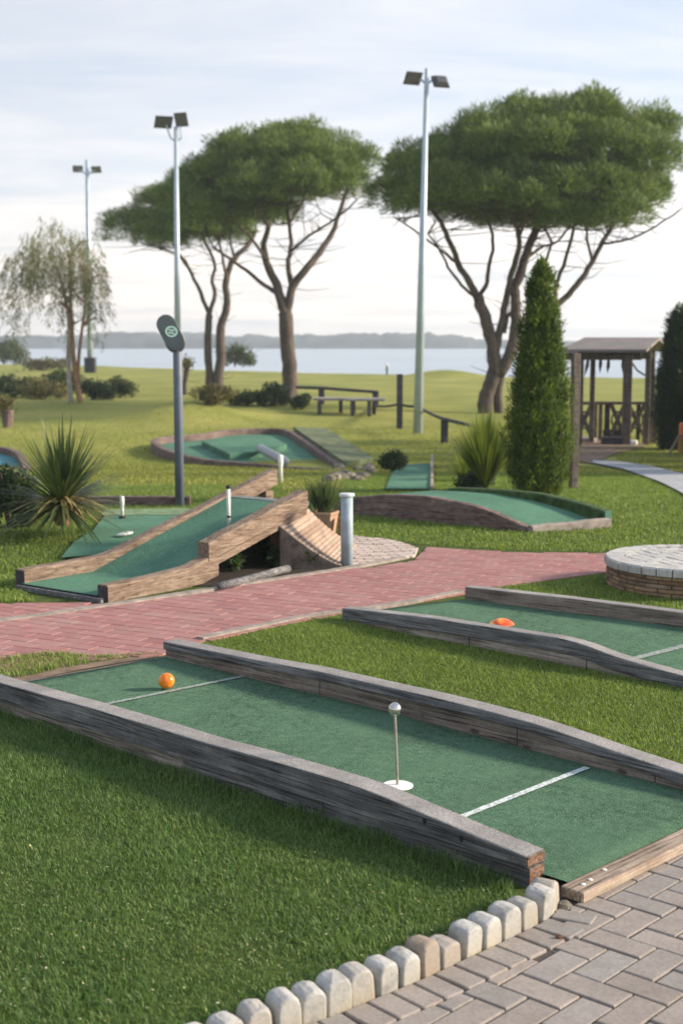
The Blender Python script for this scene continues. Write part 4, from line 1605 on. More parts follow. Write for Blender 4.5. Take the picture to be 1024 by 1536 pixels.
# mossy ridge behind
M['moss'] = plain('mossy_ridge', (0.045, 0.085, 0.03), 0.95, 0.4, 18, bump=0.8)
rp = [(x + (wf_[0] - HL), hz(x) + 0.03 + 0.06 * sst(0.5, 1.0, x / HL)) for x in np.linspace(HL * 0.22, HL, 12)]
MB().rail(rp, 0.12, lambda x, z: -0.05, 0.02, HWd - 0.02, 0.012).build('back_ridge', M['moss'], hl)
xe_ = rp[-1][0]
MB().box(xe_ + 0.0015, xe_ + 0.02, HWd - 0.03, HWd + 0.09, -0.02, rp[-1][1] + 0.006, 0.003).build('end_board', plain('green_end_board', (0.035, 0.12, 0.085), 0.8, 0.2, 8), hl)
# short strip lane beyond
sp_ = [tp(a, b) for a, b in [(578, 737), (643, 737), (645, 697), (600, 700), (588, 712)]]
sl2 = thing('golf_lane', 'short flat green strip with a pale kerb beyond the humped lane', 'minigolf lane', (0, 0, 0))
MB().add([(p.x, p.y, terrain(p.x, p.y) + 0.03) for p in sp_], [tuple(range(5))]).build('carpet', M['carpet_far'], sl2)
a, b = sp_[1], sp_[2]
k_ = MB().rail([(0, 0.05), ((b - a).length, 0.05 + terrain(b.x, b.y) - terrain(a.x, a.y))], 0.04, lambda x, z: -0.1, 0.006, -0.05).build('kerb', M['concrete'], sl2)
k_.location = (a.x, a.y, terrain(a.x, a.y)); k_.rotation_euler = (0, 0, math.atan2((b - a).y, (b - a).x))

# ------------------------------------------------------------------ kidney-shaped back lane
kp_px = [(236, 672), (232, 678), (245, 687), (270, 693), (310, 698), (360, 700), (405, 702), (450, 704), (510, 704), (480, 688), (450, 668), (425, 656), (380, 655), (340, 657), (312, 662), (290, 665), (262, 667)]
KP = [tp(a, b) for a, b in kp_px]
kc = sum(KP, Vector()) / len(KP)
zk = terrain(kc.x, kc.y) + 0.02
kl = thing('golf_lane', 'rounded green lane with a reddish rim and hump block on the middle lawn', 'minigolf lane', (0, 0, 0))


def ring(pts, w_, z0, z1, name, mat, parent, closed=True):
    n = len(pts)
    # resample with smoothing
    P = []
    rng_ = range(n) if closed else range(n - 1)
    for i in rng_:
        p0, p1, p2, p3 = pts[(i - 1) % n if closed else max(i - 1, 0)], pts[i], pts[(i + 1) % n], pts[(i + 2) % n if closed else min(i + 2, n - 1)]
        for k in range(4):
            t = k / 4
            P.append(0.5 * ((2 * p1) + (p2 - p0) * t + (2 * p0 - 5 * p1 + 4 * p2 - p3) * t * t + (3 * p1 - p0 - 3 * p2 + p3) * t ** 3))
    if not closed: P.append(pts[-1])
    m = len(P)
    vs, fs = [], []
    for i, p in enumerate(P):
        t = (P[(i + 1) % m] - P[(i - 1) % m]) if closed else (P[min(i + 1, m - 1)] - P[max(i - 1, 0)])
        t = Vector((t.x, t.y, 0)).normalized(); nn = Vector((-t.y, t.x, 0)) * w_ / 2
        for q, z in ((p - nn, z0), (p - nn, z1 - 0.01), (p - nn * 0.8, z1), (p + nn * 0.8, z1), (p + nn, z1 - 0.01), (p + nn, z0)):
            vs.append((q.x, q.y, z))
    for i in range(m if closed else m - 1):
        for k in range(6):
            fs.append((i * 6 + k, i * 6 + (k + 1) % 6, ((i + 1) % m) * 6 + (k + 1) % 6, ((i + 1) % m) * 6 + k))
    return MB().add(vs, fs).build(name, mat, parent), P


_, KPs = ring(KP, 0.12, zk - 0.3, zk + 0.16, 'rim', M['timber_rim'], kl)
MB().add([(p.x, p.y, zk + 0.03) for p in KPs], [tuple(range(len(KPs)))]).build('carpet', M['carpet_far'], kl)
hb_ = [gp(a, b, zk + 0.12) for a, b in [(303, 663), (345, 656), (405, 655), (430, 668), (390, 679), (345, 683)]]
vs = [(p.x, p.y, zk + 0.02) for p in hb_] + [(p.x, p.y, zk + 0.14) for p in hb_]
n = len(hb_)
MB().add(vs, [tuple(range(n, 2 * n))] + [(i, (i + 1) % n, n + (i + 1) % n, n + i) for i in range(n)]).build('hump_block', M['carpet_far'], kl)
# pipe obstacle lying over the block
pa, pb2 = gp(389, 672, zk + 0.2), gp(428, 693, zk + 0.2)
cy_ = MB()
dv = (pb2 - pa)
cy_.tube([pa, pa + dv * 0.03, pa + dv * 0.97, pb2], [0.06, 0.078, 0.078, 0.06], 18)
pipe = cy_.build('pipe_obstacle', plain('pale_grey_pipe', (0.30, 0.32, 0.36), 0.5, 0.12, 5), smooth=True)
tag(pipe, 'pale grey pipe lying across the rounded back lane', 'pipe')
# mossy side board lying beside that lane
mr = [tp(a, b) for a, b in [(440, 655), (488, 655), (562, 694), (516, 702)]]
vs = []
for p, up_ in zip(mr, (0.22, 0.22, 0.05, 0.08)):
    vs.append((p.x, p.y, terrain(p.x, p.y) - 0.05))
for p, up_ in zip(mr, (0.22, 0.20, 0.08, 0.10)):
    vs.append((p.x, p.y, terrain(p.x, p.y) + up_))
o = MB().add(vs, [(4, 5, 6, 7), (0, 1, 5, 4), (1, 2, 6, 5), (2, 3, 7, 6), (3, 0, 4, 7)]).build('mossy_ramp', plain('pale_mossy_carpet', (0.13, 0.16, 0.085), 0.95, 0.35, 6, bump=0.6))
tag(o, 'pale mossy sloping board along the rounded back lane', 'ramp')
for k in range(16):
    q = tp(random.uniform(492, 556), random.uniform(702, 722))
    o = MB().sphere((0, 0, 0.02), random.uniform(0.06, 0.11), 9, 7, (1.2, 0.9, 0.7), 0.10).build('rock', M['rock'])
    o.location = q; o.rotation_euler = (0, 0, random.uniform(0, 6))
    tag(o, 'brown rock in the low heap at the end of the mossy board', 'rock', 'rocks at the end of the mossy board')

# blue lane at the left edge
bl_ = [tp(a, b) for a, b in [(-60, 690), (-5, 684), (28, 692), (44, 708), (20, 722), (-60, 722)]]
bL = thing('golf_lane', 'blue green lane with a dark rim at the left edge behind the yucca', 'minigolf lane', (0, 0, 0))
zb_ = terrain(bl_[2].x, bl_[2].y) + 0.05
MB().add([(p.x, p.y, zb_) for p in bl_], [tuple(range(6))]).build('carpet', M['carpet_blue'], bL)
ring([bl_[0], bl_[1], bl_[2], bl_[3]], 0.12, zb_ - 0.2, zb_ + 0.11, 'rim', M['timber_rim'], bL, closed=False)

# ------------------------------------------------------------------ floodlight masts
def floodlight(parent, c, yaw, pitch, w_=0.42, h_=0.30, d_=0.12):
    w_ *= 0.88; h_ *= 0.92
    Mx = Matrix.Translation(c) @ Matrix.Rotation(yaw, 4, 'Z') @ Matrix.Rotation(pitch, 4, 'X')
    vs = []
    # housing: front plate bigger than the back
    for y, s in ((-d_ / 2, 1.0), (-d_ / 2 + 0.03, 1.0), (d_ / 2, 0.6)):
        vs += [(-w_ / 2 * s, y, -h_ / 2 * s), (w_ / 2 * s, y, -h_ / 2 * s), (w_ / 2 * s, y, h_ / 2 * s), (-w_ / 2 * s, y, h_ / 2 * s)]
    fs = [(0, 1, 2, 3)] + [(r_ * 4 + k, r_ * 4 + (k + 1) % 4, (r_ + 1) * 4 + (k + 1) % 4, (r_ + 1) * 4 + k) for r_ in range(2) for k in range(4)] + [(11, 10, 9, 8)]
    h = MB().add([tuple(Mx @ Vector(v)) for v in vs], fs).build('floodlight', M['lamp_dark'], parent)
    q = 0.42
    MB().add([tuple(Mx @ Vector(v)) for v in [(-w_ * q, -d_ / 2 - 0.004, -h_ * q), (w_ * q, -d_ / 2 - 0.004, -h_ * q), (w_ * q, -d_ / 2 - 0.004, h_ * q), (-w_ * q, -d_ / 2 - 0.004, h_ * q)]], [(0, 1, 2, 3)]).build('lens', M['lamp_glass'], h)
    return h


def mast(base, toppx, rb_, rt_, heads, label, arm=None, blackbase=False, mat=None):
    t = thing('floodlight_mast', label, 'floodlight', base, 0, 'floodlight masts over the course')
    tq = at(toppx[0], toppx[1], base.y) - base
    MB().tube([(0, 0, -0.2), (tq.x * 0.5, 0, tq.z * 0.5), (tq.x, tq.y, tq.z)], [rb_, (rb_ + rt_) / 2, rt_], 14).build('pole', mat or M['galv'], t, smooth=True)
    for (px, py, yaw, pit, w_, h_) in heads:
        c = at(px, py, base.y - 0.05) - base
        floodlight(t, c, yaw, pit, w_, h_)
        br = MB()
        side = 1 if c.x > tq.x else -1
        sc = base.y / 2100
        low = Vector((tq.x, 0, tq.z - 22 * sc))
        br.tube([low, Vector((tq.x + side * 8 * sc, 0, low.z + 6 * sc)), Vector((c.x - side * 3 * sc, 0, c.z - 2 * sc)), c], 0.028 if base.y < 60 else 0.06, 6)
        br.build('bracket', mat or M['galv'], t)
    if blackbase:
        MB().box(-0.35, 0.35, -0.35, 0.35, -0.2, 1.0, 0.03).build('base_block', M['black'], t)
    return t


b = tp(626, 650)
mast(b, (640, 103), 0.115, 0.05, [(618, 116, R(25), R(38), 0.46, 0.34), (661, 121, R(-160), R(35), 0.44, 0.34)], 'tall pale floodlight mast in front of the large stone pine, tallest of the three')
b = Vector(((268 - 512) / 2100 * 44, 44, terrain(-5.1, 44)))
mast(b, (264, 190), 0.115, 0.06, [(245, 182, R(20), R(42), 0.62, 0.46), (273, 179, R(-25), R(20), 0.50, 0.46)], 'pale floodlight mast rising behind the oval sign')
b = tp(136, 559)
mast(b, (131, 240), 0.20, 0.12, [(117, 253, R(10), R(30), 0.75, 0.5), (145, 254, R(-10), R(30), 0.75, 0.5)], 'distant floodlight mast with a black base behind the drooping tree', blackbase=True)

# ------------------------------------------------------------------ trees
def px_path(pts, d0):
    return [at(p[0], p[1], d0 + (p[2] if len(p) > 2 else 0)) for p in pts]


def smooth_path(P, k=4):
    out = []
    n = len(P)
    for i in range(n - 1):
        p0, p1, p2, p3 = P[max(i - 1, 0)], P[i], P[i + 1], P[min(i + 2, n - 1)]
        for j in range(k):
            t = j / k
            out.append(0.5 * ((2 * p1) + (p2 - p0) * t + (2 * p0 - 5 * p1 + 4 * p2 - p3) * t * t + (3 * p1 - p0 - 3 * p2 + p3) * t ** 3))
    out.append(P[-1])
    return out


def pine(label, base, limbs, env_top, env_bot, xr, depth, npuff, puff_r, seed, zlift=0.0, extra_twigs=40):
    rg = np.random.default_rng(seed)
    random.seed(seed)
    d0 = base.y
    sc = d0 / 2100
    t = thing('stone_pine', label, 'tree', base, 0, 'umbrella pines beyond the course')
    tr = MB()
    tips = []
    for pts, r0, r1 in limbs:
        P = [p - base for p in px_path(pts, d0)]
        P = smooth_path(P)
        n = len(P)
        # wobble
        for i in range(1, n - 1):
            P[i] = P[i] + Vector((rg.normal(), rg.normal(), rg.normal() * 0.5)) * 0.012 * (1 + r0 * sc)
        tr.tube(P, [0.88 * sc * (r0 + (r1 - r0) * i / (n - 1)) for i in range(n)], 9, jit=0.06)
        for i, p in enumerate(P):
            tips.append((p, sc * (r0 + (r1 - r0) * i / (n - 1))))
    # puffs
    cx = (xr[0] + xr[1]) / 2; hw = (xr[1] - xr[0]) / 2
    puffs = []
    tries = 0
    while len(puffs) < npuff and tries < 20000:
        tries += 1
        a, b_ = rg.uniform(-1, 1), rg.uniform(-1, 1)
        if a * a + b_ * b_ > 1: continue
        k = math.sqrt(max(0, 1 - b_ * b_))
        px = cx + a * hw
        zt_ = np.interp(cx + a / max(k, 0.3) * hw if abs(a) < k else px, [p[0] for p in env_top], [p[1] for p in env_top])
        zb_ = np.interp(px, [p[0] for p in env_bot], [p[1] for p in env_bot])
        # at the rim (front/back) the dome comes down towards the bottom
        top_ = zb_ - (zb_ - zt_) * (0.25 + 0.75 * math.sqrt(max(0.0, 1 - b_ * b_ * 0.9)))
        rr = puff_r * rg.uniform(0.72, 1.25)
        lo, hi = zb_ - rr * 0.8, top_ + rr * 0.75
        if hi > lo: hi = lo - 2
        f_ = rg.beta(0.85, 1.2)               # mostly near the top shell
        py = hi + (lo - hi) * f_
        Y = d0 + b_ * depth
        c = at(px, py, d0) - base
        c.y = b_ * depth
        # keep spacing
        if any((c - q[0]).length < 0.64 * (rr * sc + q[1]) for q in puffs): continue
        puffs.append((c, rr * sc))
    print(label, 'puffs', len(puffs))
    # twigs from limbs to puffs
    for c, r_ in puffs:
        if rg.uniform() > 0.85: continue
        best = min(tips, key=lambda q: (q[0] - c).length + (3.0 if q[0].z > c.z - 0.1 else 0) + 0.35 * max(0, (c.z - q[0].z)))
        p0 = best[0]
        if (p0 - c).length < 0.15: continue
        m1 = p0.lerp(c, 0.45) + Vector((rg.normal() * 0.12, rg.normal() * 0.12, -0.12 - 0.1 * rg.uniform()))
        r_b = min(best[1] * 0.6, 0.05)
        P = smooth_path([p0, m1, c + Vector((0, 0, -r_ * 0.2))], 5)
        tr.tube(P, [r_b + (0.010 - r_b) * i / (len(P) - 1) for i in range(len(P))], 5)
        for q in range(2):
            e = c + Vector((rg.normal(), rg.normal(), rg.normal() * 0.4 - 0.3)) * r_ * 0.9
            tr.tube([P[len(P) // 2], P[len(P) // 2].lerp(e, 0.5) + Vector((0, 0, -0.05)), e], [0.016, 0.012, 0.006], 4)
    # dead fine twigs under the crown
    for q in range(extra_twigs):
        p0, r_ = tips[rg.integers(len(tips) // 3, len(tips))]
        e = p0 + Vector((rg.normal() * 0.7, rg.normal() * 0.7, abs(rg.normal()) * 0.5))
        mid = p0.lerp(e, 0.5) + Vector((rg.normal() * 0.1, 0, -0.08))
        tr.tube([p0, mid, e], [0.016, 0.011, 0.005], 4)
    tr.build('trunk', M['bark_pine'], t, smooth=True)
    # needles
    Ps, Ds, Ls, Ws, Ns = [], [], [], [], []
    for c, r_ in puffs:
        n = int(2300 * (r_ / 0.7) ** 2)
        dirs = unit(rg.normal(size=(n, 3)))
        dirs[:, 2] = np.where(dirs[:, 2] < -0.35, -dirs[:, 2] * 0.6, dirs[:, 2])
        rad = r_ * (1 - np.abs(rg.normal(0, 0.16, (n, 1))))
        # lumpy
        ph = rg.uniform(0, 6.28, 3)
        lump = 1 + 0.16 * np.sin(dirs[:, :1] * 6 + ph[0]) * np.sin(dirs[:, 1:2] * 6 + ph[1]) + 0.10 * np.sin(dirs[:, 2:3] * 9 + ph[2])
        p = np.array(c)[None] + dirs * rad * lump * np.array([[1.05, 1.05, 0.86]])
        tang = unit(np.cross(dirs, rg.normal(size=(n, 3))))
        d = dirs * 0.6 + np.array([[0, 0, 0.75]]) + tang * 0.75
        Ns.append(dirs + rg.normal(size=(n, 3)) * 0.25)
        Ps.append(p); Ds.append(d)
        Ls.append(rg.uniform(0.12, 0.27, n)); Ws.append(rg.uniform(0.014, 0.030, n))
    P = np.concatenate(Ps); D = np.concatenate(Ds)
    V, Fc = leaf_geo(P, D, np.concatenate(Ls), np.concatenate(Ws), np.concatenate(Ns))
    np_mesh('crown', V, Fc, M['needle'], t)
    return t


# large right pine
bR = tp(737, 620)
limbsR = [
    ([(726, 624), (728, 600), (737, 572), (743, 545)], 13, 12),
    ([(747, 622, 0.2), (746, 590, 0.2), (748, 565, 0.1), (752, 548)], 8, 9),
    ([(742, 560), (742, 545), (737, 510), (727, 475), (716, 444)], 13, 9),
    ([(716, 446), (703, 422), (688, 397), (675, 365, -0.6), (660, 333, -1.0), (640, 308, -1.5), (612, 290, -2)], 6.5, 2.5),
    ([(713, 446), (692, 428, 0.5), (672, 400, 1), (657, 370, 1.5), (641, 350, 2)], 3, 1.5),
    ([(717, 446), (729, 428), (733, 400, -0.3), (739, 368, -0.6), (734, 338, -0.8), (720, 312, -1)], 4.2, 2),
    ([(742, 545), (748, 505), (755, 465), (763, 425), (773, 390, -0.4), (778, 360, -0.8), (768, 325, -1.2), (752, 285, -1.5)], 7, 3.2),
    ([(748, 560), (764, 533), (771, 500), (773, 460), (773, 430), (786, 390, 0.3), (800, 352, 0.5), (813, 318, 0.5), (822, 285, 0.3)], 11, 5.5),
    ([(756, 500), (763, 470), (770, 480)], 3, 3),
    ([(768, 528), (800, 492, 0.5), (838, 456, 0.9), (864, 428, 1.0), (886, 395, 1.2), (902, 364, 1.3), (920, 335, 1.5), (932, 300, 1.5)], 7, 3),
    ([(832, 462, 0.8), (834, 428, 0.5), (848, 388, 0), (858, 352, -0.5), (867, 318, -0.8), (880, 290, -1)], 4, 2),
    ([(838, 430, 0.4), (818, 400, 0.2), (826, 365, -0.5), (815, 335, -1), (820, 300, -1.2)], 3, 1.5),
    ([(902, 366, 1.3), (930, 362, 1.0), (960, 352, 0.5), (990, 335, 0.2), (1020, 314, 0)], 2.4, 1.2),
    ([(888, 392, 1.2), (880, 360, 2), (878, 330, 2.5), (890, 300, 3)], 3, 1.5),
    ([(786, 390), (810, 372, 1), (835, 362, 1.8), (860, 330, 2.4)], 3, 1.5),
    ([(690, 400), (660, 375, 1), (620, 345, 1.5), (590, 325, 2)], 2.5, 1.2),
    ([(778, 355, -0.8), (790, 320, -2), (800, 290, -3)], 3, 1.5),
]
pine('large stone pine with many forking limbs behind the tall mast', bR, limbsR,
     [(553, 275), (575, 245), (610, 215), (650, 192), (700, 168), (750, 152), (800, 138), (850, 133), (900, 140), (950, 153), (985, 170), (1015, 208)],
     [(553, 318), (600, 345), (650, 352), (700, 350), (780, 362), (850, 378), (900, 375), (950, 345), (985, 300), (1015, 260)], (592, 985), 3.5, 150, 46, 21, extra_twigs=120)

bL_ = tp(435, 600)
limbsB = [
    ([(435, 606), (434, 560), (431, 510), (427, 468)], 13, 12),
    ([(427, 474), (418, 440), (408, 412), (398, 388), (396, 365, -0.4), (404, 335, -0.8)], 9, 4),
    ([(412, 438), (392, 424, 0.4), (368, 405, 0.8), (345, 388, 1), (322, 372, 1)], 4, 2),
    ([(430, 472), (438, 432), (455, 408), (476, 382, 0.4), (495, 355, 0.8), (508, 322, 1), (518, 290, 1)], 8, 3),
    ([(438, 434), (432, 398), (436, 365, 0.4), (433, 330, 0.6), (428, 290, 0.8)], 5, 2.5),
    ([(437, 376), (458, 358, -0.5), (482, 342, -1), (506, 326, -1.4), (535, 300, -1.5)], 2.6, 1.4),
    ([(400, 392), (380, 360, -1), (360, 340, -1.6), (340, 310, -2)], 3, 1.5),
    ([(404, 340, -0.8), (385, 310, -1.8), (400, 280, -2.4)], 3, 1.5),
    ([(433, 335), (452, 305, 1.5), (462, 270, 2)], 3, 1.5),
]
pine('single-trunked stone pine with a broad domed crown between the masts', bL_, limbsB,
     [(275, 285), (292, 240), (318, 214), (360, 195), (400, 186), (445, 183), (490, 192), (530, 204), (562, 232)],
     [(275, 340), (320, 355), (380, 352), (430, 338), (480, 322), (530, 300), (562, 275)], (278, 544), 2.9, 125, 40, 22, extra_twigs=90)

bA = tp(321, 584)
limbsA = [
    ([(317, 588), (313, 550), (312, 515), (314, 472)], 7, 6),
    ([(314, 474), (302, 442), (291, 418), (278, 392), (262, 372, -0.6)], 4, 1.6),
    ([(313, 476), (322, 442, 0.3), (318, 418, 0.5), (323, 398, 0.6), (310, 368, 0.6), (300, 345, 0.8)], 4, 1.8),
    ([(326, 588), (330, 540), (331, 490), (340, 462), (339, 420), (352, 388), (372, 368, 0.5), (385, 345, 1)], 9, 3),
    ([(341, 425), (335, 395, -0.5), (330, 368, -1), (318, 340, -1.4)], 3, 1.4),
    ([(352, 388), (345, 360, -1), (350, 335, -1.2)], 2.5, 1.2),
    ([(291, 418), (270, 385, 1.0), (238, 372, 1.5), (212, 365, 1.5)], 2.5, 1.2),
]
pine('twin-trunked stone pine with a lower darker crown behind the oval sign', bA, limbsA,
     [(178, 352), (190, 322), (215, 297), (250, 272), (290, 250), (330, 245), (370, 262), (390, 300)],
     [(178, 388), (220, 392), (280, 388), (340, 378), (390, 360)], (196, 392), 2.7, 84, 40, 23, extra_twigs=90)

# drooping tree on the left
def weeping(base):
    rg = np.random.default_rng(41)
    d0 = base.y; sc = d0 / 2100
    t = thing('drooping_tree', 'slender drooping tree with pale and tan stems and thin olive foliage', 'tree', base)
    for nm, pts, r0, r1, m in (('trunk', [(107, 605), (104, 570), (103, 530), (104, 490), (100, 455), (92, 420)], 4.5, 2, M['bark_pale']),
                               ('trunk', [(121, 605), (115, 570), (110, 530), (108, 490), (106, 450), (106, 415), (104, 385)], 4.5, 1.8, M['bark_tan']),
                               ('trunk', [(117, 575), (119, 530), (124, 490), (128, 455), (128, 400)], 3, 1.4, M['bark_tan'])):
        P = smooth_path([p - base for p in px_path(pts, d0)])
        mb = MB().tube(P, [sc * (r0 + (r1 - r0) * i / (len(P) - 1)) for i in range(len(P))], 8, jit=0.05)
        for k in range(8):
            q = P[rg.integers(len(P) // 2, len(P))]
            e = q + Vector((float(np.clip(rg.normal() * 0.6, -0.9, 0.9)), float(np.clip(rg.normal() * 0.5, -0.8, 0.8)), rg.uniform(0.15, 0.5)))
            mb.tube([q, q.lerp(e, 0.5) + Vector((0, 0, 0.2)), e], [0.035, 0.02, 0.008], 5)
        mb.build(nm, m, t, smooth=True)
    Ps, Ds = [], []
    # strands start over a ragged dome and hang
    for k in range(400):
        a = rg.uniform(-1, 1); b_ = rg.uniform(-1, 1)
        if a * a + b_ * b_ > 1: continue
        px = 84 + a * 76
        top_ = 335 + 60 * (a * a) + rg.uniform(-12, 70)
        if rg.uniform() < 0.25: top_ += rg.uniform(20, 60)
        Ln = rg.uniform(25, 85) * (1.0 if abs(a) < 0.8 else 1.2)
        st = at(px, top_, d0) - base
        st.y = b_ * 1.5
        L_ = Ln * sc
        m = int(16 + L_ * 16)
        q = np.sort(rg.uniform(0, 1, m))
        sway = np.array([rg.normal() * 0.10 + a * 0.25, rg.normal() * 0.10, 0])
        pos = np.array(st)[None] + np.stack([sway[0] * q + rg.normal(0, 0.035, m), sway[1] * q + rg.normal(0, 0.035, m), -L_ * q + 0.15 * q], 1)
        Ps.append(pos)
        Ds.append(np.stack([rg.normal(0, 0.55, m) + a * 0.3, rg.normal(0, 0.55, m), -1 * np.ones(m)], 1))
    P = np.concatenate(Ps); D = np.concatenate(Ds)
    V, Fc = leaf_geo(P, D, rg.uniform(0.12, 0.26, len(P)), rg.uniform(0.014, 0.026, len(P)))
    np_mesh('crown', V, Fc, M['weep'], t)


weeping(tp(113, 604))


def cone_tree(name, label, base, prof, mat, n_puff, pr, nl, leaf, seed, grp=None):
    """columnar conifer; prof = [(z, r)]"""
    rg = np.random.default_rng(seed)
    t = thing(name, label, 'tree', base, 0, grp)
    zs = [p[0] for p in prof]; rs = [p[1] for p in prof]
    MB().tube([(0, 0, -0.1), (0, 0, zs[-1] * 0.5), (0.01, 0, zs[-1] * 0.93)], [0.06, 0.035, 0.008], 8).build('trunk', M['bark_pine'], t)
    Ps, Ds, Ns = [], [], []
    area = [0.5 * (rs[i] + rs[i + 1]) * (zs[i + 1] - zs[i]) for i in range(len(zs) - 1)]
    cum = np.cumsum(area) / sum(area)
    for k in range(n_puff):
        s = int(np.searchsorted(cum, rg.uniform()))
        f_ = rg.uniform()
        z = zs[s] + (zs[s + 1] - zs[s]) * f_
        r_ = rs[s] + (rs[s + 1] - rs[s]) * f_
        a = rg.uniform(0, 6.283)
        q = r_ * (rg.uniform(0.70, 1.0) if rg.uniform() < 0.82 else rg.uniform(1.0, 1.22))
        c = np.array([q * math.cos(a), q * math.sin(a), z])
        pr_ = pr * rg.uniform(0.6, 1.3) * (0.5 + 0.5 * min(1, r_ / max(rs)))
        m = int(nl * rg.uniform(0.7, 1.2))
        dv_ = rg.normal(size=(m, 3)) * np.array([[0.40, 0.40, 1.0]]) * pr_
        out = np.array([math.cos(a), math.sin(a), 0])
        Ps.append(c[None] + dv_)
        Ns.append(out[None] + dv_ / pr_ * 0.5 + rg.normal(size=(m, 3)) * 0.25)
        Ds.append(out[None] * rg.uniform(0.1, 0.8, (m, 1)) + np.array([[0, 0, 1.0]]) + rg.normal(size=(m, 3)) * 0.38)
    # inner fill
    m = n_puff * 14
    z = rg.uniform(zs[0], zs[-1] * 0.9, m)
    r_ = np.interp(z, zs, rs) * np.sqrt(rg.uniform(0, 0.5, m))
    a = rg.uniform(0, 6.283, m)
    Ps.append(np.stack([r_ * np.cos(a), r_ * np.sin(a), z], 1)); Ds.append(rg.normal(size=(m, 3)) + np.array([[0, 0, 0.6]])); Ns.append(rg.normal(size=(m, 3)))
    P = np.concatenate(Ps); D = np.concatenate(Ds)
    V, Fc = leaf_geo(P, D, rg.uniform(0.6, 1.3, len(P)) * leaf[0], rg.uniform(0.7, 1.2, len(P)) * leaf[1], np.concatenate(Ns))
    np_mesh('crown', V, Fc, mat, t)
    return t


cb_ = tp(806, 749)
sc = cb_.y / 2100
prf = []
for py, l, r_ in [(748, 775, 835), (720, 768, 842), (690, 762, 848), (650, 760, 856), (620, 760, 857), (590, 763, 855), (550, 768, 850), (510, 773, 842), (470, 779, 836), (450, 783, 832), (430, 790, 828), (410, 800, 818), (396, 808, 812)]:
    prf.append(((749 - py) * sc, (r_ - l) / 2 * sc * (0.92 if py > 600 else 0.78)))
cone_tree('cypress', 'bright green columnar cypress beside the wooden post', cb_, prf, M['cypress'], 420, 0.085, 120, (0.060, 0.014), 51)
cd_ = tp(1012, 674)
sc = cd_.y / 2100
prf = [((674 - py) * sc, w_ * sc) for py, w_ in [(672, 20), (640, 29), (600, 29), (560, 24), (520, 19), (490, 13), (468, 4)]]
cone_tree('cypress', 'dark columnar cypress beside the shelter at the right edge', cd_, prf, M['cypress_dark'], 420, 0.12, 70, (0.10, 0.025), 52)


for k, (x_, y_, h_) in enumerate(((6.7, 20.6, 4.2), (7.3, 22.6, 4.7), (7.2, 24.6, 4.3), (7.9, 26.4, 4.6))):
    pr_ = [(0.0, 0.35), (0.5, 0.7), (1.2, 0.8), (2.4, 0.7), (h_ * 0.8, 0.28), (h_, 0.05)]
    cone_tree('cypress', 'dark columnar cypress of the row to the right of the shelter path', Vector((x_, y_, terrain(x_, y_))), pr_, M['cypress_dark'], 420, 0.17, 34, (0.12, 0.05), 520 + k, 'cypress row beside the shelter path')


def bush(name, label, c, rx, ry, rz_, mat, n, leaf, seed, group=None):
    rg = np.random.default_rng(seed)
    t = thing(name, label, 'shrub', c, 0, group)
    st = MB()
    for k in range(6):
        a = rg.uniform(0, 6.28)
        st.tube([(0, 0, -0.05), (rx * 0.25 * math.cos(a), ry * 0.25 * math.sin(a), rz_ * 0.5), (rx * 0.5 * math.cos(a), ry * 0.5 * math.sin(a), rz_ * 1.1)], [0.02 + 0.01 * rz_, 0.012, 0.006], 5)
    st.build('stem', M['bark_pine'], t)
    k = max(8, int(9 + 4 * rx / max(rz_, 0.1)))
    Ps, Ds, Ns = [], [], []
    per = n // k
    for i in range(k):
        a = rg.uniform(0, 6.28); q = math.sqrt(rg.uniform(0, 1)) * 0.72
        cc = np.array([rx * q * math.cos(a), ry * q * math.sin(a), rz_ * rg.uniform(0.35, 0.95) * (1.15 - 0.6 * q)])
        rr = np.array([rx, ry, rz_]) * rg.uniform(0.32, 0.5)
        rr[:2] = np.minimum(rr[:2], max(rz_ * 0.9, 0.12))
        d = unit(rg.normal(size=(per, 3)))
        p = cc[None] + d * rr[None] * rg.uniform(0.5, 1.0, (per, 1))
        p[:, 2] = np.maximum(p[:, 2], 0.02)
        Ps.append(p); Ds.append(d * 0.4 + np.array([[0, 0, 0.5]]) + rg.normal(size=(per, 3)) * 0.5); Ns.append(d + rg.normal(size=(per, 3)) * 0.3)
    P = np.concatenate(Ps); D = np.concatenate(Ds)
    V, Fc = leaf_geo(P, D + rg.normal(size=D.shape) * 0.8, rg.uniform(0.7, 1.3, len(P)) * leaf, leaf * 0.5, np.concatenate(Ns))
    np_mesh('foliage', V, Fc, mat, t)
    return t


def pxbush(name, label, px, py, w_, h_, mat, n, seed, group=None, leaf=None, dry=0.8):
    c = tp(px, py)
    s_ = c.y / 2100
    if group == GB: w_ *= 1.6; h_ *= 1.0; n = int(n * 1.9)
    return bush(name, label, c, w_ / 2 * s_, w_ / 2 * s_ * dry, h_ * s_ * 0.92, mat, n, leaf or max(0.03, 4.2 * s_), seed, group)


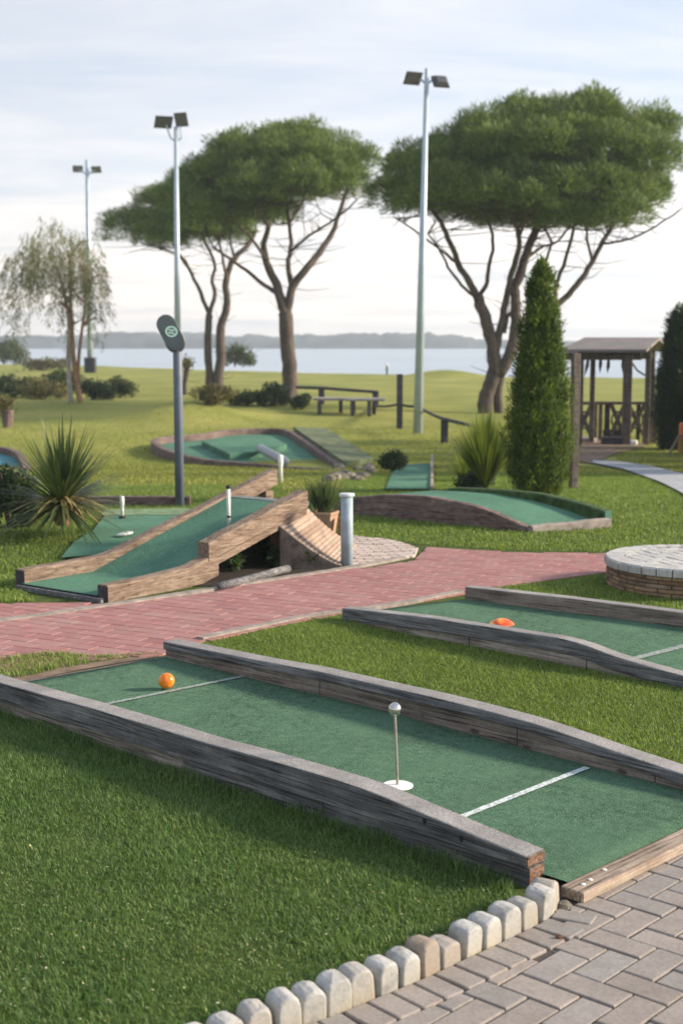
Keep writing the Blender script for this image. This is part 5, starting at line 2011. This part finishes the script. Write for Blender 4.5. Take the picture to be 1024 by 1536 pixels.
GB = 'shrubs along the far edge of the course'
pxbush('shrub', 'rounded sunlit shrub at the left frame edge by the sea', 6, 546, 44, 34, M['shrub'], 1500, 61, GB)
pxbush('shrub', 'dark wide shrub at the left end of the row before the drooping tree', 20, 597, 56, 30, M['shrub_dark'], 1800, 62, GB)
pxbush('shrub', 'olive shrub in the row between the dark shrub and the drooping tree', 66, 599, 54, 28, M['shrub_olive'], 1600, 63, GB)
pxbush('shrub', 'green shrub just behind the stems of the drooping tree', 92, 585, 44, 26, M['shrub'], 1200, 64, GB)
pxbush('shrub', 'wide dark green shrub just beyond the tan stem of the drooping tree', 142, 600, 44, 30, M['shrub_dark'], 1700, 65, GB)
pxbush('shrub', 'small grey green shrub last of the row near the oval sign', 180, 597, 34, 28, M['shrub'], 1200, 66, GB)
pxbush('shrub', 'low flat shrub by the mast base near the water', 68, 556, 50, 18, M['shrub_olive'], 900, 67, GB)
pxbush('shrub', 'olive shrub at the foot of the twin-trunked pine', 322, 607, 44, 28, M['shrub_olive'], 1600, 68, GB)
pxbush('shrub', 'low grey green shrub between the two pine trunks', 372, 608, 40, 20, M['shrub'], 1200, 69, GB)
pxbush('shrub', 'dark rounded shrub just before the single pine trunk', 411, 609, 36, 30, M['shrub_dark'], 1500, 70, GB)
pxbush('shrub', 'small round shrub between the single pine trunk and the table', 453, 614, 24, 20, M['shrub_dark'], 900, 71, GB)
pxbush('shrub', 'lone shrub on the shoreline between the pine trunks', 352, 549, 40, 28, M['shrub'], 1100, 72, GB)
pxbush('shrub', 'small dark ball-shaped shrub beside the short strip lane', 590, 708, 44, 30, M['shrub_dark'], 2400, 73, None, 0.04)
pxbush('shrub', 'dark spreading shrub at the left edge next to the yucca', 16, 792, 76, 84, M['shrub_dark'], 3800, 74, None, 0.05)
pxbush('shrub', 'dense low shrub under the ornamental grass', 712, 736, 60, 30, M['shrub_dark'], 1600, 75, None, 0.04)


def sword_plant(name, label, cat, base, n, L, wd, mat, seed, up=(0.1, 1.2), drymat=None, ndry=0, curve=0.35, stem=True, parentloc=None):
    rg = np.random.default_rng(seed)
    t = thing(name, label, cat, base)

    def gen(n, elo, ehi, L, curve, z0):
        Vs, Fs = [], []
        K = 6
        for i in range(n):
            az = rg.uniform(0, 6.283); el = rg.uniform(elo, ehi)
            ln_ = L * rg.uniform(0.7, 1.1)
            d = np.array([math.cos(az) * math.cos(el), math.sin(az) * math.cos(el), math.sin(el)])
            s = np.array([-math.sin(az), math.cos(az), 0])
            o = len(Vs) and sum(len(v) for v in Vs)
            P = []
            for k in range(K + 1):
                f_ = k / K
                p = np.array([0, 0, z0]) + d * ln_ * f_ + np.array([0, 0, -curve * ln_ * f_ ** 2.2 * math.cos(el)])
                w_ = wd * (0.6 + 0.4 * math.sin(min(1, f_ * 2) * math.pi / 2)) * (1 - f_ ** 2.5)
                P.append(p - s * w_ / 2); P.append(p + s * w_ / 2)
            Vs.append(np.array(P))
            b_ = i * (K + 1) * 2
            for k in range(K):
                Fs.append((b_ + k * 2, b_ + k * 2 + 1, b_ + k * 2 + 3, b_ + k * 2 + 2))
        return np.concatenate(Vs), np.array(Fs)

    V, Fc = gen(n, up[0], up[1], L, curve, 0.12 if stem else 0.0)
    np_mesh('blades', V, Fc, mat, t)
    if ndry:
        V, Fc = gen(ndry, -0.9, 0.15, L * 0.75, 0.25, 0.2)
        V[:, 2] = np.maximum(V[:, 2], 0.008)
        np_mesh('dry_blades', V, Fc, drymat, t)
    if stem:
        MB().lathe([(0.07, -0.05), (0.08, 0.1), (0.05, 0.22)], 10).build('stem', M['bark_tan'], t)
    return t


yb = gp(95, 806, 0)
yb = Vector((yb.x, yb.y, 0.0))
sword_plant('yucca', 'spiky yucca with dry lower leaves left of the ramp', 'plant', yb + Vector((0, 0, 0.16)), 300, 0.80, 0.033, M['yucca'], 81, (-0.15, 1.5), M['yucca_dry'], 90, 0.22)
pb3 = tp(727, 737)
t = sword_plant('ornamental_grass', 'tall clump of yellow green ornamental grass beside the cypress', 'plant', pb3, 900, 1.0, 0.018, M['pampas'], 82, (1.0, 1.5), None, 0, 0.42, False)
sword_plant('ornamental_grass', 'low pale grass tuft spilling beside the tall ornamental clump', 'plant', tp(697, 722), 260, 0.6, 0.012, M['pampas'], 83, (0.6, 1.4), None, 0, 0.5, False)

# slim palm stump behind the sign, and plant pot at the left edge
b = tp(277, 592); s_ = b.y / 2100
pm = thing('small_palm', 'thin little palm trunk with a tuft beside the oval sign post', 'tree', b)
MB().tube([(0, 0, -0.1), (0.02, 0, 18 * s_), (0.1, 0, 36 * s_), (0.12, 0, 46 * s_)], [4 * s_, 3.4 * s_, 4.5 * s_, 3 * s_], 9, jit=0.1).build('trunk', M['bark_pine'], pm)
rg = np.random.default_rng(90)
P = np.array([[0.1, 0, 46 * s_]]) + rg.normal(size=(260, 3)) * 4 * s_
V, Fc = leaf_geo(P, rg.normal(size=(260, 3)) + np.array([[0, 0, 0.4]]), 6 * s_, 2.2 * s_)
np_mesh('crown', V, Fc, M['shrub_olive'], pm)
b = tp(12, 641); s_ = b.y / 2100
ps = thing('barrel_planter', 'dark wooden barrel planter with a leafy plant at the left edge', 'planter', b)
MB().lathe([(7 * s_, -0.02), (8.5 * s_, 12 * s_), (10 * s_, 24 * s_), (9 * s_, 26 * s_)], 10).build('barrel', M['timber_rim'], ps)
P = np.array([[-0.05, 0, 34 * s_]]) + rg.normal(size=(420, 3)) * np.array([[7, 6, 6]]) * s_
V, Fc = leaf_geo(P, rg.normal(size=(420, 3)) + np.array([[0, 0, 0.5]]), 7 * s_, 2.6 * s_)
np_mesh('foliage', V, Fc, M['shrub_olive'], ps)

# ------------------------------------------------------------------ table, fence
tb0 = tp(520, 622); s_ = tb0.y / 2100
tbl = thing('picnic_table', 'long grey plank table on dark legs on the far lawn', 'table', tb0)
zt_ = at(520, 597, tb0.y).z - tb0.z


def lx(px): return (px - 520) * s_


for x0, x1, yy in ((470, 517, 0.25), (517.3, 576, -0.05)):
    mb = MB()
    for k in range(3):
        mb.box(lx(x0), lx(x1), yy - 0.42 + k * 0.28, yy - 0.42 + k * 0.28 + 0.27, zt_ - 0.07, zt_, 0.01)
    mb.build('table_top', M['tabletop'], tbl)
for px, yy in ((479, -0.1), (479, 0.55), (511, 0.5), (528, -0.35), (530, 0.3), (553, -0.35), (561, 0.28)):
    zz = terrain(tb0.x + lx(px), tb0.y + yy) - tb0.z
    MB().box(lx(px) - 0.055, lx(px) + 0.055, yy - 0.055, yy + 0.055, zz - 0.05, zt_ - 0.071, 0.01).build('leg', M['darkwood'], tbl)


def post(px, pb, ptop, r, label, mat='darkwood', base=None, square=True, cap=False):
    b = base or tp(px, pb)
    h_ = at(px, ptop, b.y).z - b.z
    mb = MB()
    if square:
        mb.box(-r, r, -r, r, -0.2, h_, min(0.012, r * 0.2))
    else:
        mb.lathe([(r, -0.2), (r, h_ - r * 0.3), (r * 0.6, h_)], 12)
    o = mb.build('fence_post', M[mat]); o.location = b
    return tag(o, label, 'post', 'dark posts of the open fence'), b, h_


p1, b1_, hh1 = post(599, 643, 561, 0.075, 'tall dark fence post just left of the tallest mast')
p2, b2_, hh2 = post(666, 664, 627, 0.075, 'short dark fence post just right of the tallest mast')
p3, b3_, hh3 = post(482, 606, 580, 0.09, 'dark fence post behind the end of the table nearest the pine')
p4, b4_, hh4 = post(563, 611, 586, 0.09, 'dark fence post behind the mast end of the table')


def rail_between(pts, r, label, sag=0.0, name='fence_rail', mat='darkwood'):
    mb = MB()
    P = []
    for a, b in zip(pts[:-1], pts[1:]):
        for k in range(6):
            t = k / 6
            q = a.lerp(b, t); q.z -= sag * math.sin(math.pi * t)
            P.append(q)
    P.append(pts[-1])
    o = mb.tube(P, r, 7).build(name, M[mat])
    return tag(o, label, 'rail', 'rails of the open fence')


rail_between([at(445, 581, b3_.y + 0.5), at(482, 582, b3_.y), at(563, 588, b4_.y)], 0.05, 'upper dark rail behind the table')
rail_between([at(563, 609, b4_.y - 0.2), at(599, 606, b1_.y), at(626, 609, b1_.y - 0.2), at(666, 629, b2_.y)], 0.035, 'low dark rail passing the tallest mast', 0.03)
rail_between([at(666, 629, b2_.y), at(700, 637, b2_.y - 1.0), at(735, 646, b2_.y - 2)], 0.04, 'dark rail from the short post towards the ornamental grass', 0.0)
# wooden post by the cypress
b = tp(859, 733)
h_ = at(859, 530, b.y).z - b.z
o = MB().box(-0.045, 0.045, -0.045, 0.045, -0.2, h_, 0.006).build('wooden_post', M['wood_post']); o.location = b; o.rotation_euler = (0, 0, R(18))
tag(o, 'tall grey wooden post standing in the lawn beside the bright cypress', 'post')

# beacon on the shore
b = tp(580, 561); s_ = b.y / 2100
bc = thing('shore_marker', 'small dark marker post with a white top at the shoreline', 'marker', b)
MB().tube([(0, 0, -0.2), (0, 0, 11 * s_)], 1.4 * s_, 8).build('post', M['black'], bc)
MB().sphere((0, 0, 13.5 * s_), 2.4 * s_, 10, 8).build('top', M['white_plastic'], bc)
b = tp(361, 600); s_ = b.y / 2100
o = MB().sphere((0, 0, 3.5 * s_), 4.2 * s_, 14, 10, (0.9, 0.9, 1.2)).build('globe_lamp', M['white_plastic'], smooth=True); o.location = b + Vector((0, -1.2, 4 * s_))
o2 = None
tag(o, 'small white globe among the low shrubs between the pines', 'globe')

# ------------------------------------------------------------------ shelter
gb = tp(930, 668); s_ = gb.y / 2100
print('shelter', gb)
sh = thing('shelter', 'small open wooden shelter with a brown pitched roof and decorated rail', 'shelter', gb)


def sx(px): return (px - 930) * s_


def sz(py): return at(930, py, gb.y).z - gb.z


zE = sz(526); zR = sz(505)
D_ = 1.5
# posts: front row y=0, back row y=D_
for px, yy, wpx, zt2 in ((868, 0.0, 8, zE), (893, 0.55, 7, zE), (938, 0.0, 12, zE), (953, 1.3, 4, zE), (969, 0.05, 7, sz(520)), (998, D_ - 0.1, 6, zE)):
    zz = terrain(gb.x + sx(px), gb.y + yy) - gb.z
    h2 = wpx * s_ / 2
    MB().box(sx(px) - h2, sx(px) + h2, yy - h2, yy + h2, zz - 0.1, zt2, 0.01).build('post', M['wood_post'], sh)
rt = MB()
ym = D_ / 2
ov = 0.25


def sX(px, dy): return at(px, 600, gb.y + dy).x - gb.x


x0, x1 = sX(839, -ov), sX(967, -ov)
x0r, x1r = sX(874, ym), sX(986, ym)
zR = at(930, 506, gb.y + ym).z - gb.z
zE = at(930, 524, gb.y - ov).z - gb.z
rv = [(x0, -ov, zE), (x1, -ov, zE), (x1r, ym, zR), (x0r, ym, zR), (sX(880, D_ + ov), D_ + ov, zE), (sX(1003, D_ + ov), D_ + ov, zE)]
th_ = 0.06
rv2 = [(x, y, z - th_) for x, y, z in rv]
rt.add(rv + rv2, [(0, 1, 2, 3), (3, 2, 5, 4), (6, 9, 8, 7), (9, 10, 11, 8), (0, 6, 7, 1), (1, 7, 8, 2), (2, 8, 11, 5), (5, 11, 10, 4), (4, 10, 9, 3), (3, 9, 6, 0)])
rt.build('roof', M['roof'], sh)
MB().box(x0 + 0.05, x1 - 0.05, -0.06, 0.06, zE - 0.22, zE - 0.065, 0.01).build('front_beam', M['wood_post'], sh)
MB().box(x0r, x1r, D_ - 0.16, D_ - 0.04, zE - 0.22, zE - 0.065, 0.01).build('back_beam', M['wood_post'], sh)
MB().box(x1 - 0.14, x1 - 0.04, 0.062, D_ - 0.162, zE - 0.2, zE - 0.07, 0.01).build('side_beam', M['wood_post'], sh)
def sb(px): return sX(px, D_)


# low wall / railing with cross pattern
zt3, zb3 = sz(612), sz(660)
MB().box(sb(862), sb(992), D_ - 0.05, D_ + 0.02, zt3, zt3 + 0.07, 0.01).build('handrail', M['wood_post'], sh)
MB().box(sb(905), sb(936), D_ - 0.02, D_ + 0.04, zb3 - 0.1, zb3 + 0.12, 0.01).build('bottom_rail', M['darkwood'], sh)
for xa, xb in ((866, 886), (916, 936), (942, 966)):
    xm = MB()
    for (p, q) in (((xa, zb3), (xb, zt3)), ((xa, zt3), (xb, zb3))):
        xm.tube([(sb(p[0]), D_ - 0.02, p[1]), (sb(q[0]), D_ - 0.02, q[1])], 0.048, 6)
    zc_ = (zb3 + zt3) / 2
    for k in range(12):
        a0, a1 = k * math.pi / 6, (k + 1) * math.pi / 6
        rr = 0.14
        xm.tube([((sb(xa) + sb(xb)) / 2 + rr * math.cos(a0), D_ - 0.055, zc_ + rr * 1.3 * math.sin(a0)), ((sb(xa) + sb(xb)) / 2 + rr * math.cos(a1), D_ - 0.055, zc_ + rr * 1.3 * math.sin(a1))], 0.022, 5)
    xm.build('lattice_panel', M['wood_post'], sh)
for px, wpx, m in ((892, 8, 'timber_rim'), (901, 6, 'timber_old'), (911, 8, 'darkwood'), (958, 6, 'darkwood')):
    MB().box(sb(px - wpx / 2), sb(px + wpx / 2), D_ + 0.03, D_ + 0.06, zb3 - 0.1, zt3 - 0.004, 0.006).build('wall_board', M[m], sh)
MB().box(sx(971), sx(992), 0.5, 0.56, sz(668), sz(622), 0.01).build('side_board', M['timber_old'], sh)
MB().box(sx(903), sx(936), -0.05, 0.25, sz(666), sz(656), 0.01).build('step', M['darkwood'], sh)
# dark cloths hanging from the beam
for px, top_, bot_, lean in ((880, 535, 568, -0.10), (897, 535, 563, -0.02), (909, 540, 563, -0.03), (930, 538, 563, 0.0)):
    st = MB()
    xA = sb(px)
    w_ = 2.2 * s_
    st.add([(xA - w_ / 2, D_ - 0.17, sz(top_) + 0.18), (xA + w_ / 2, D_ - 0.17, sz(top_) + 0.18), (xA + w_ / 2 + lean * 0.5 + 0.02, D_ - 0.2, sz((top_ + bot_) / 2)), (xA + lean, D_ - 0.17, sz(bot_)), (xA - w_ / 2 + lean * 0.5 - 0.02, D_ - 0.15, sz((top_ + bot_) / 2)),
            (xA, D_ - 0.19, sz(top_) + 0.18)], [(0, 5, 3, 4), (5, 1, 2, 3)])
    st.build('hanging_cloth', M['black'], sh)
rp_ = MB().tube([(sx(953), 0.6, sz(545)), (sx(958), 0.4, sz(556)), (sx(966), 0.15, sz(563))], 0.02, 5).build('rope', M['black'], sh)
b = tp(881, 664); s2 = b.y / 2100
o = MB().lathe([(12 * s2, -0.02), (13.5 * s2, 5 * s2), (13.5 * s2, 7 * s2), (11 * s2, 7.5 * s2)], 20).build('round_slab', M['concrete']); o.location = b
tag(o, 'pale round slab on the bare earth at the shelter', 'slab')
b = tp(948, 668)
o = MB().box(-6 * s2, 6 * s2, -0.1, 0.1, -0.02, 8 * s2, 0.03).build('white_block', M['white_plastic']); o.location = b
tag(o, 'small white block at the foot of the widest shelter post', 'block')

# orange painted wooden stand at the right edge
b = tp(1018, 680); s2 = b.y / 2100
st = thing('wooden_stand', 'orange and ochre wooden stand with a slanted leg at the right edge', 'stand', b)
MB().box(0, 14 * s2, -0.12, 0.12, 26 * s2, 46 * s2, 0.03).build('orange_panel', M['orange_paint'], st)
MB().box(-1 * s2, 12 * s2, -0.08, 0.08, -0.02, 25.5 * s2, 0.02).build('ochre_panel', M['ochre_wood'], st)
MB().tube([(-19 * s2, -0.15, -0.02), (-2 * s2, -0.1, 29 * s2)], 2 * s2, 7).build('slanted_leg', M['timber_board'], st)

# ------------------------------------------------------------------ grass
def height_arr(X, Y):
    return np.array([terrain(float(x), float(y)) for x, y in zip(X, Y)])


far_edge1 = [A1 + U1 * sFar0 + V1 * (W1 + 0.10), A1 + U1 * (thr_s + 0.3) + V1 * (W1 + 0.10)]
near2 = [A2, A2 + U2 * L2]
G_between = [far_edge1[0] + V1 * 0.0, far_edge1[1], A2 + U2 * (L2 + 0.0)] + [A2, gp(520, 921), gp(450, 932), gp(395, 944), gp(350, 953), gp(302, 964)]
stone_in = []
for i, p in enumerate(stone_w):
    t = (stone_w[min(i + 1, len(stone_w) - 1)] - stone_w[max(i - 1, 0)])
    n = Vector((t.y, -t.x, 0)).normalized()
    stone_in.append(p + n * 0.075)
G_front = [A1 - U1 * 0.9, A1, B1 - U1 * 0.06] + stone_in[1:] + [stone_in[-1] + Vector((-0.5, -0.5, 0)), Vector((-2.6, 2.2, 0)), Vector((-3.0, 6.6, 0))]
plin = [wc + Vector((math.cos(a) * (wr - 0.02), math.sin(a) * (wr - 0.02), 0)) for a in np.linspace(0, 6.283, 24)[:-1]]
fr_o = [of + Vector((-uf.y, uf.x, 0)) * 0.085, of + uf * (fl_ + 0.9) + Vector((-uf.y, uf.x, 0)) * 0.085]
G_plinth = [fr_o[0], fr_o[1], fr_o[1] + Vector((0.5, 0.6, 0))] + [gp(1200, 850), gp(1024, 850), gp(910, 861), gp(760, 880), gp(700, 890)]
G_tuft = [gp(a, b) for a, b in [(-200, 1042), (0, 1022), (50, 1014), (90, 1004), (130, 998), (170, 991), (240, 982), (200, 984), (150, 986), (120, 984), (70, 982), (0, 990), (-200, 1010)]]
G_tuft2 = [gp(a, b) for a, b in [(-250, 905), (0, 905), (55, 904), (30, 885), (15, 868), (-250, 870)]]
ramp_foot = [FR, FR + ax * 2.3, FR + ax * 2.7 + lat * WR, FR + lat * WR]
G_mid = [gp(a, b) for a, b in [(640, 818), (700, 822), (780, 827), (910, 829), (1024, 824), (1300, 800), (1300, 690), (520, 690), (505, 768), (530, 806), (590, 812)]]
G_left = [FL, gp(20, 868), gp(-250, 868), gp(-250, 720), gp(420, 715), gp(430, 735)]
hump_fp = [h0, h1, gp(906, 790), gp(905, 770), gp(640, 737), gp(575, 737)]
hump_fp = [h0 - uh * 0.02, h0 + uh * HL, h0 + uh * (wf_[0] + 0.02) + vh * (HWd + 0.1), h0 + uh * (wf_[0] - HL) + vh * (HWd + 0.1)]
soilp = bed


def scatter(poly, dens, excl, seed):
    rg = np.random.default_rng(seed)
    X0, X1 = min(p.x for p in poly), max(p.x for p in poly)
    Y0, Y1 = min(p.y for p in poly), max(p.y for p in poly)
    n = int((X1 - X0) * (Y1 - Y0) * dens)
    X = rg.uniform(X0, X1, n); Y = rg.uniform(Y0, Y1, n)
    m = np_inpoly(poly, X, Y)
    for e in excl:
        m &= ~np_inpoly(e, X, Y)
    # keep to what the camera could see from here or a step aside
    m &= np.abs(X) < 0.30 * Y + 0.9
    return X[m], Y[m]


def vnoise(X, Y, sc, seed):
    rg = np.random.default_rng(seed)
    out = np.zeros(len(X))
    for k in range(5):
        a = rg.uniform(0, 6.28); f_ = sc * rg.uniform(0.6, 1.8); ph = rg.uniform(0, 6.28)
        out += np.sin((X * math.cos(a) + Y * math.sin(a)) * f_ + ph)
    return out / 5


def lawn(poly, dens, hgt, wd, mat, excl, seed, flat=True, tall=None, name='lawn_grass', fade=None):
    X, Y = scatter(poly, dens, excl, seed)
    rg = np.random.default_rng(seed + 1)
    if fade:
        k_ = rg.uniform(size=len(Y)) > np.clip((Y - fade[0]) / (fade[1] - fade[0]), 0, 1)
        X, Y = X[k_], Y[k_]
    n = len(X)
    Z = np.zeros(n) if flat else height_arr(X, Y)
    hh = hgt * rg.uniform(0.55, 1.2, n) * (1 + 0.35 * vnoise(X, Y, 7, seed) + 0.25 * vnoise(X, Y, 22, seed + 3))
    if tall is not None:
        hh = hh * tall(X, Y)
    V, T = blade_geo(np.stack([X, Y, Z - 0.004], 1), rg.uniform(0, 6.283, n), np.maximum(hh, hgt * 0.25), wd * rg.uniform(0.7, 1.3, n), rg.uniform(0.1, 1.0, n))
    o = np_mesh(name, V, T, mat)
    print('lawn', name, n)
    return tag(o, kind='stuff')


def tall_front(X, Y):
    # longer tufts against the rail
    d = (X - A1.x) * (-V1.x) + (Y - A1.y) * (-V1.y)
    return 1 + 1.2 * np.exp(-(d / 0.06) ** 2)


lawn(G_front, 24000, 0.024, 0.0028, M['cluster_grass'], [], 201, True, tall_front)
lawn(G_between, 22000, 0.022, 0.0028, M['mid_grass'], [], 202)
lawn(G_plinth, 10000, 0.028, 0.0045, M['mid_grass'], [plin], 203)
lawn(G_tuft, 10000, 0.040, 0.005, M['mid_grass'], [], 204)
lawn(G_tuft2, 6000, 0.042, 0.006, M['mid_grass'], [], 205)
lawn(G_mid, 3000, 0.032, 0.0065, M['mid_grass'], [hump_fp, fan, soilp], 206, False)
lawn(G_left, 2600, 0.032, 0.0065, M['mid_grass'], [ramp_foot, W_, soilp, KP], 207, False)
gpath = [tp(a, b) for a, b in [(868, 652), (905, 652), (925, 690), (975, 699), (1024, 711), (1150, 733), (1150, 792), (1024, 746), (985, 726), (935, 708), (868, 700)]]
G_far = [Vector((-9.5, 15.2, 0)), Vector((9, 15.2, 0)), Vector((12.5, 38, 0)), Vector((-12.5, 38, 0))]
lawn(G_far, 620, 0.040, 0.013, M['far_grass'], [KP, sp_, mr, bl_, gpath, G_mid, G_left], 208, False, fade=(22, 38))

# clover flowers / dry leaves scattered in the front lawn
rg = np.random.default_rng(300)
X, Y = scatter(G_front, 130, [], 301)
keep = rg.uniform(size=len(X)) < np.clip(1.5 - (Y - 3.3) * 1.15, 0.04, 1)
X, Y = X[keep], Y[keep]
P = np.stack([X, Y, np.full(len(X), 0.022)], 1)
V, Fc = leaf_geo(P, np.stack([rg.normal(size=len(X)), rg.normal(size=len(X)), rg.normal(size=len(X)) * 0.3], 1), rg.uniform(0.005, 0.013, len(X)), rg.uniform(0.004, 0.008, len(X)), np.tile(np.array([[0, 0, 1.0]]), (len(X), 1)))
tag(np_mesh('leaf_litter', V, Fc, M['litter']), kind='stuff')

# ------------------------------------------------------------------ haze
def haze():
    t = bpy.data.materials.new('haze'); t.use_nodes = True
    nt = t.node_tree; nt.nodes.clear()
    out = nt.nodes.new('ShaderNodeOutputMaterial')
    v = nt.nodes.new('ShaderNodeVolumePrincipled')
    v.inputs['Color'].default_value = (0.78, 0.88, 1.0, 1)
    v.inputs['Density'].default_value = HAZE
    v.inputs['Anisotropy'].default_value = 0.2
    nt.links.new(v.outputs[0], out.inputs['Volume'])
    o = MB().box(-1010, 1010, -40, 1310, -9.5, 16).build('haze', t)
    tag(o, kind='stuff')


HAZE = 0.0007
haze()

# ------------------------------------------------------------------ world, sun, camera
SUN_EL, SUN_AZ = R(21), R(4)          # azimuth measured from +X towards +Y
wd = bpy.data.worlds.new('World'); bpy.context.scene.world = wd
wd.use_nodes = True
nt = wd.node_tree; nt.nodes.clear()
W = NT.__new__(NT); W.nt = nt
out = W.n('ShaderNodeOutputWorld')
bg = W.n('ShaderNodeBackground'); bg.inputs[1].default_value = 0.105
sky = W.n('ShaderNodeTexSky', sky_type='NISHITA')
sky.sun_disc = False
sky.sun_elevation = SUN_EL
sky.sun_rotation = math.pi / 2 - SUN_AZ
sky.air_density = 1.0; sky.dust_density = 1.5; sky.ozone_density = 1.5
tc = W.n('ShaderNodeTexCoord')
sep = W.n('ShaderNodeSeparateXYZ'); W.l(tc.outputs['Generated'], sep.inputs[0])
zz = W.math('ADD', W.math('MAXIMUM', sep.outputs[2], 0.0), 0.10)
cmb = W.n('ShaderNodeCombineXYZ')
W.l(W.math('DIVIDE', sep.outputs[0], zz), cmb.inputs[0]); W.l(W.math('DIVIDE', sep.outputs[1], zz), cmb.inputs[1])
mp = W.n('ShaderNodeMapping'); mp.inputs['Scale'].default_value = (0.55, 1.1, 1); mp.inputs['Rotation'].default_value = (0, 0, R(25))
W.l(cmb.outputs[0], mp.inputs[0])
n1 = W.noise(mp.outputs[0], 1.3, 7, 0.6, 0.4)
n2 = W.noise(mp.outputs[0], 0.45, 4, 0.5, 0.2)
cl = W.ramp(W.math('ADD', W.math('MULTIPLY', n1, 0.6), W.math('MULTIPLY', n2, 0.4)), [(0.38, 0.0), (0.58, 1.0)])
# cloud veil: cool grey-white above, warm white towards the horizon and the sun side
elev = W.ramp(sep.outputs[2], [(0.0, (1.10, 1.02, 0.95)), (0.05, (1.06, 1.01, 0.97)), (0.12, (0.90, 0.91, 0.95)), (0.24, (0.74, 0.785, 0.865)), (1.0, (0.52, 0.60, 0.74))])
veil = W.mix(1.0, elev, (5.0, 5.0, 5.0), 'MULTIPLY')
side = W.math('ADD', 0.93, W.math('MULTIPLY', sep.outputs[0], 0.32))
cs_ = W.n('ShaderNodeCombineXYZ')
for i in range(3): W.l(side, cs_.inputs[i])
veil = W.mix(1.0, veil, cs_.outputs[0], 'MULTIPLY')
thin = W.mix(0.84, sky.outputs[0], W.mix(1.0, veil, (0.80, 0.865, 0.955), 'MULTIPLY'))
col = W.mix(cl, thin, W.mix(1.0, veil, (1.14, 1.11, 1.07), 'MULTIPLY'))
W.l(col, bg.inputs[0]); W.l(bg.outputs[0], out.inputs[0])

sun = bpy.data.lights.new('sun', 'SUN'); sun.energy = 3.8; sun.angle = R(9.0); sun.color = (1.0, 0.84, 0.64)
so = bpy.data.objects.new('sun', sun); C.objects.link(so)
sd = Vector((math.cos(SUN_EL) * math.cos(SUN_AZ), math.cos(SUN_EL) * math.sin(SUN_AZ), math.sin(SUN_EL)))
so.rotation_euler = sd.to_track_quat('Z', 'Y').to_euler()
so.location = (20, 0, 20)

cam = bpy.data.cameras.new('camera'); co = bpy.data.objects.new('camera', cam); C.objects.link(co)
cam.sensor_fit = 'VERTICAL'; cam.sensor_height = 36.0; cam.sensor_width = 24.0
cam.lens = F / 1536 * 36
cam.clip_start = 0.05; cam.clip_end = 6000
co.location = (0, 0, H); co.rotation_euler = (math.pi / 2 - PITCH, 0, 0)
cam.dof.use_dof = True; cam.dof.focus_distance = 5.8; cam.dof.aperture_fstop = 3.6
sc_ = bpy.context.scene
sc_.camera = co
sc_.view_settings.view_transform = 'Standard'; sc_.view_settings.look = 'None'
sc_.view_settings.exposure = 1.15; sc_.view_settings.gamma = 1.0
sc_.render.resolution_x, sc_.render.resolution_y = 682, 1024
sc_.cycles.volume_bounces = 0
sc_.cycles.use_denoising = True
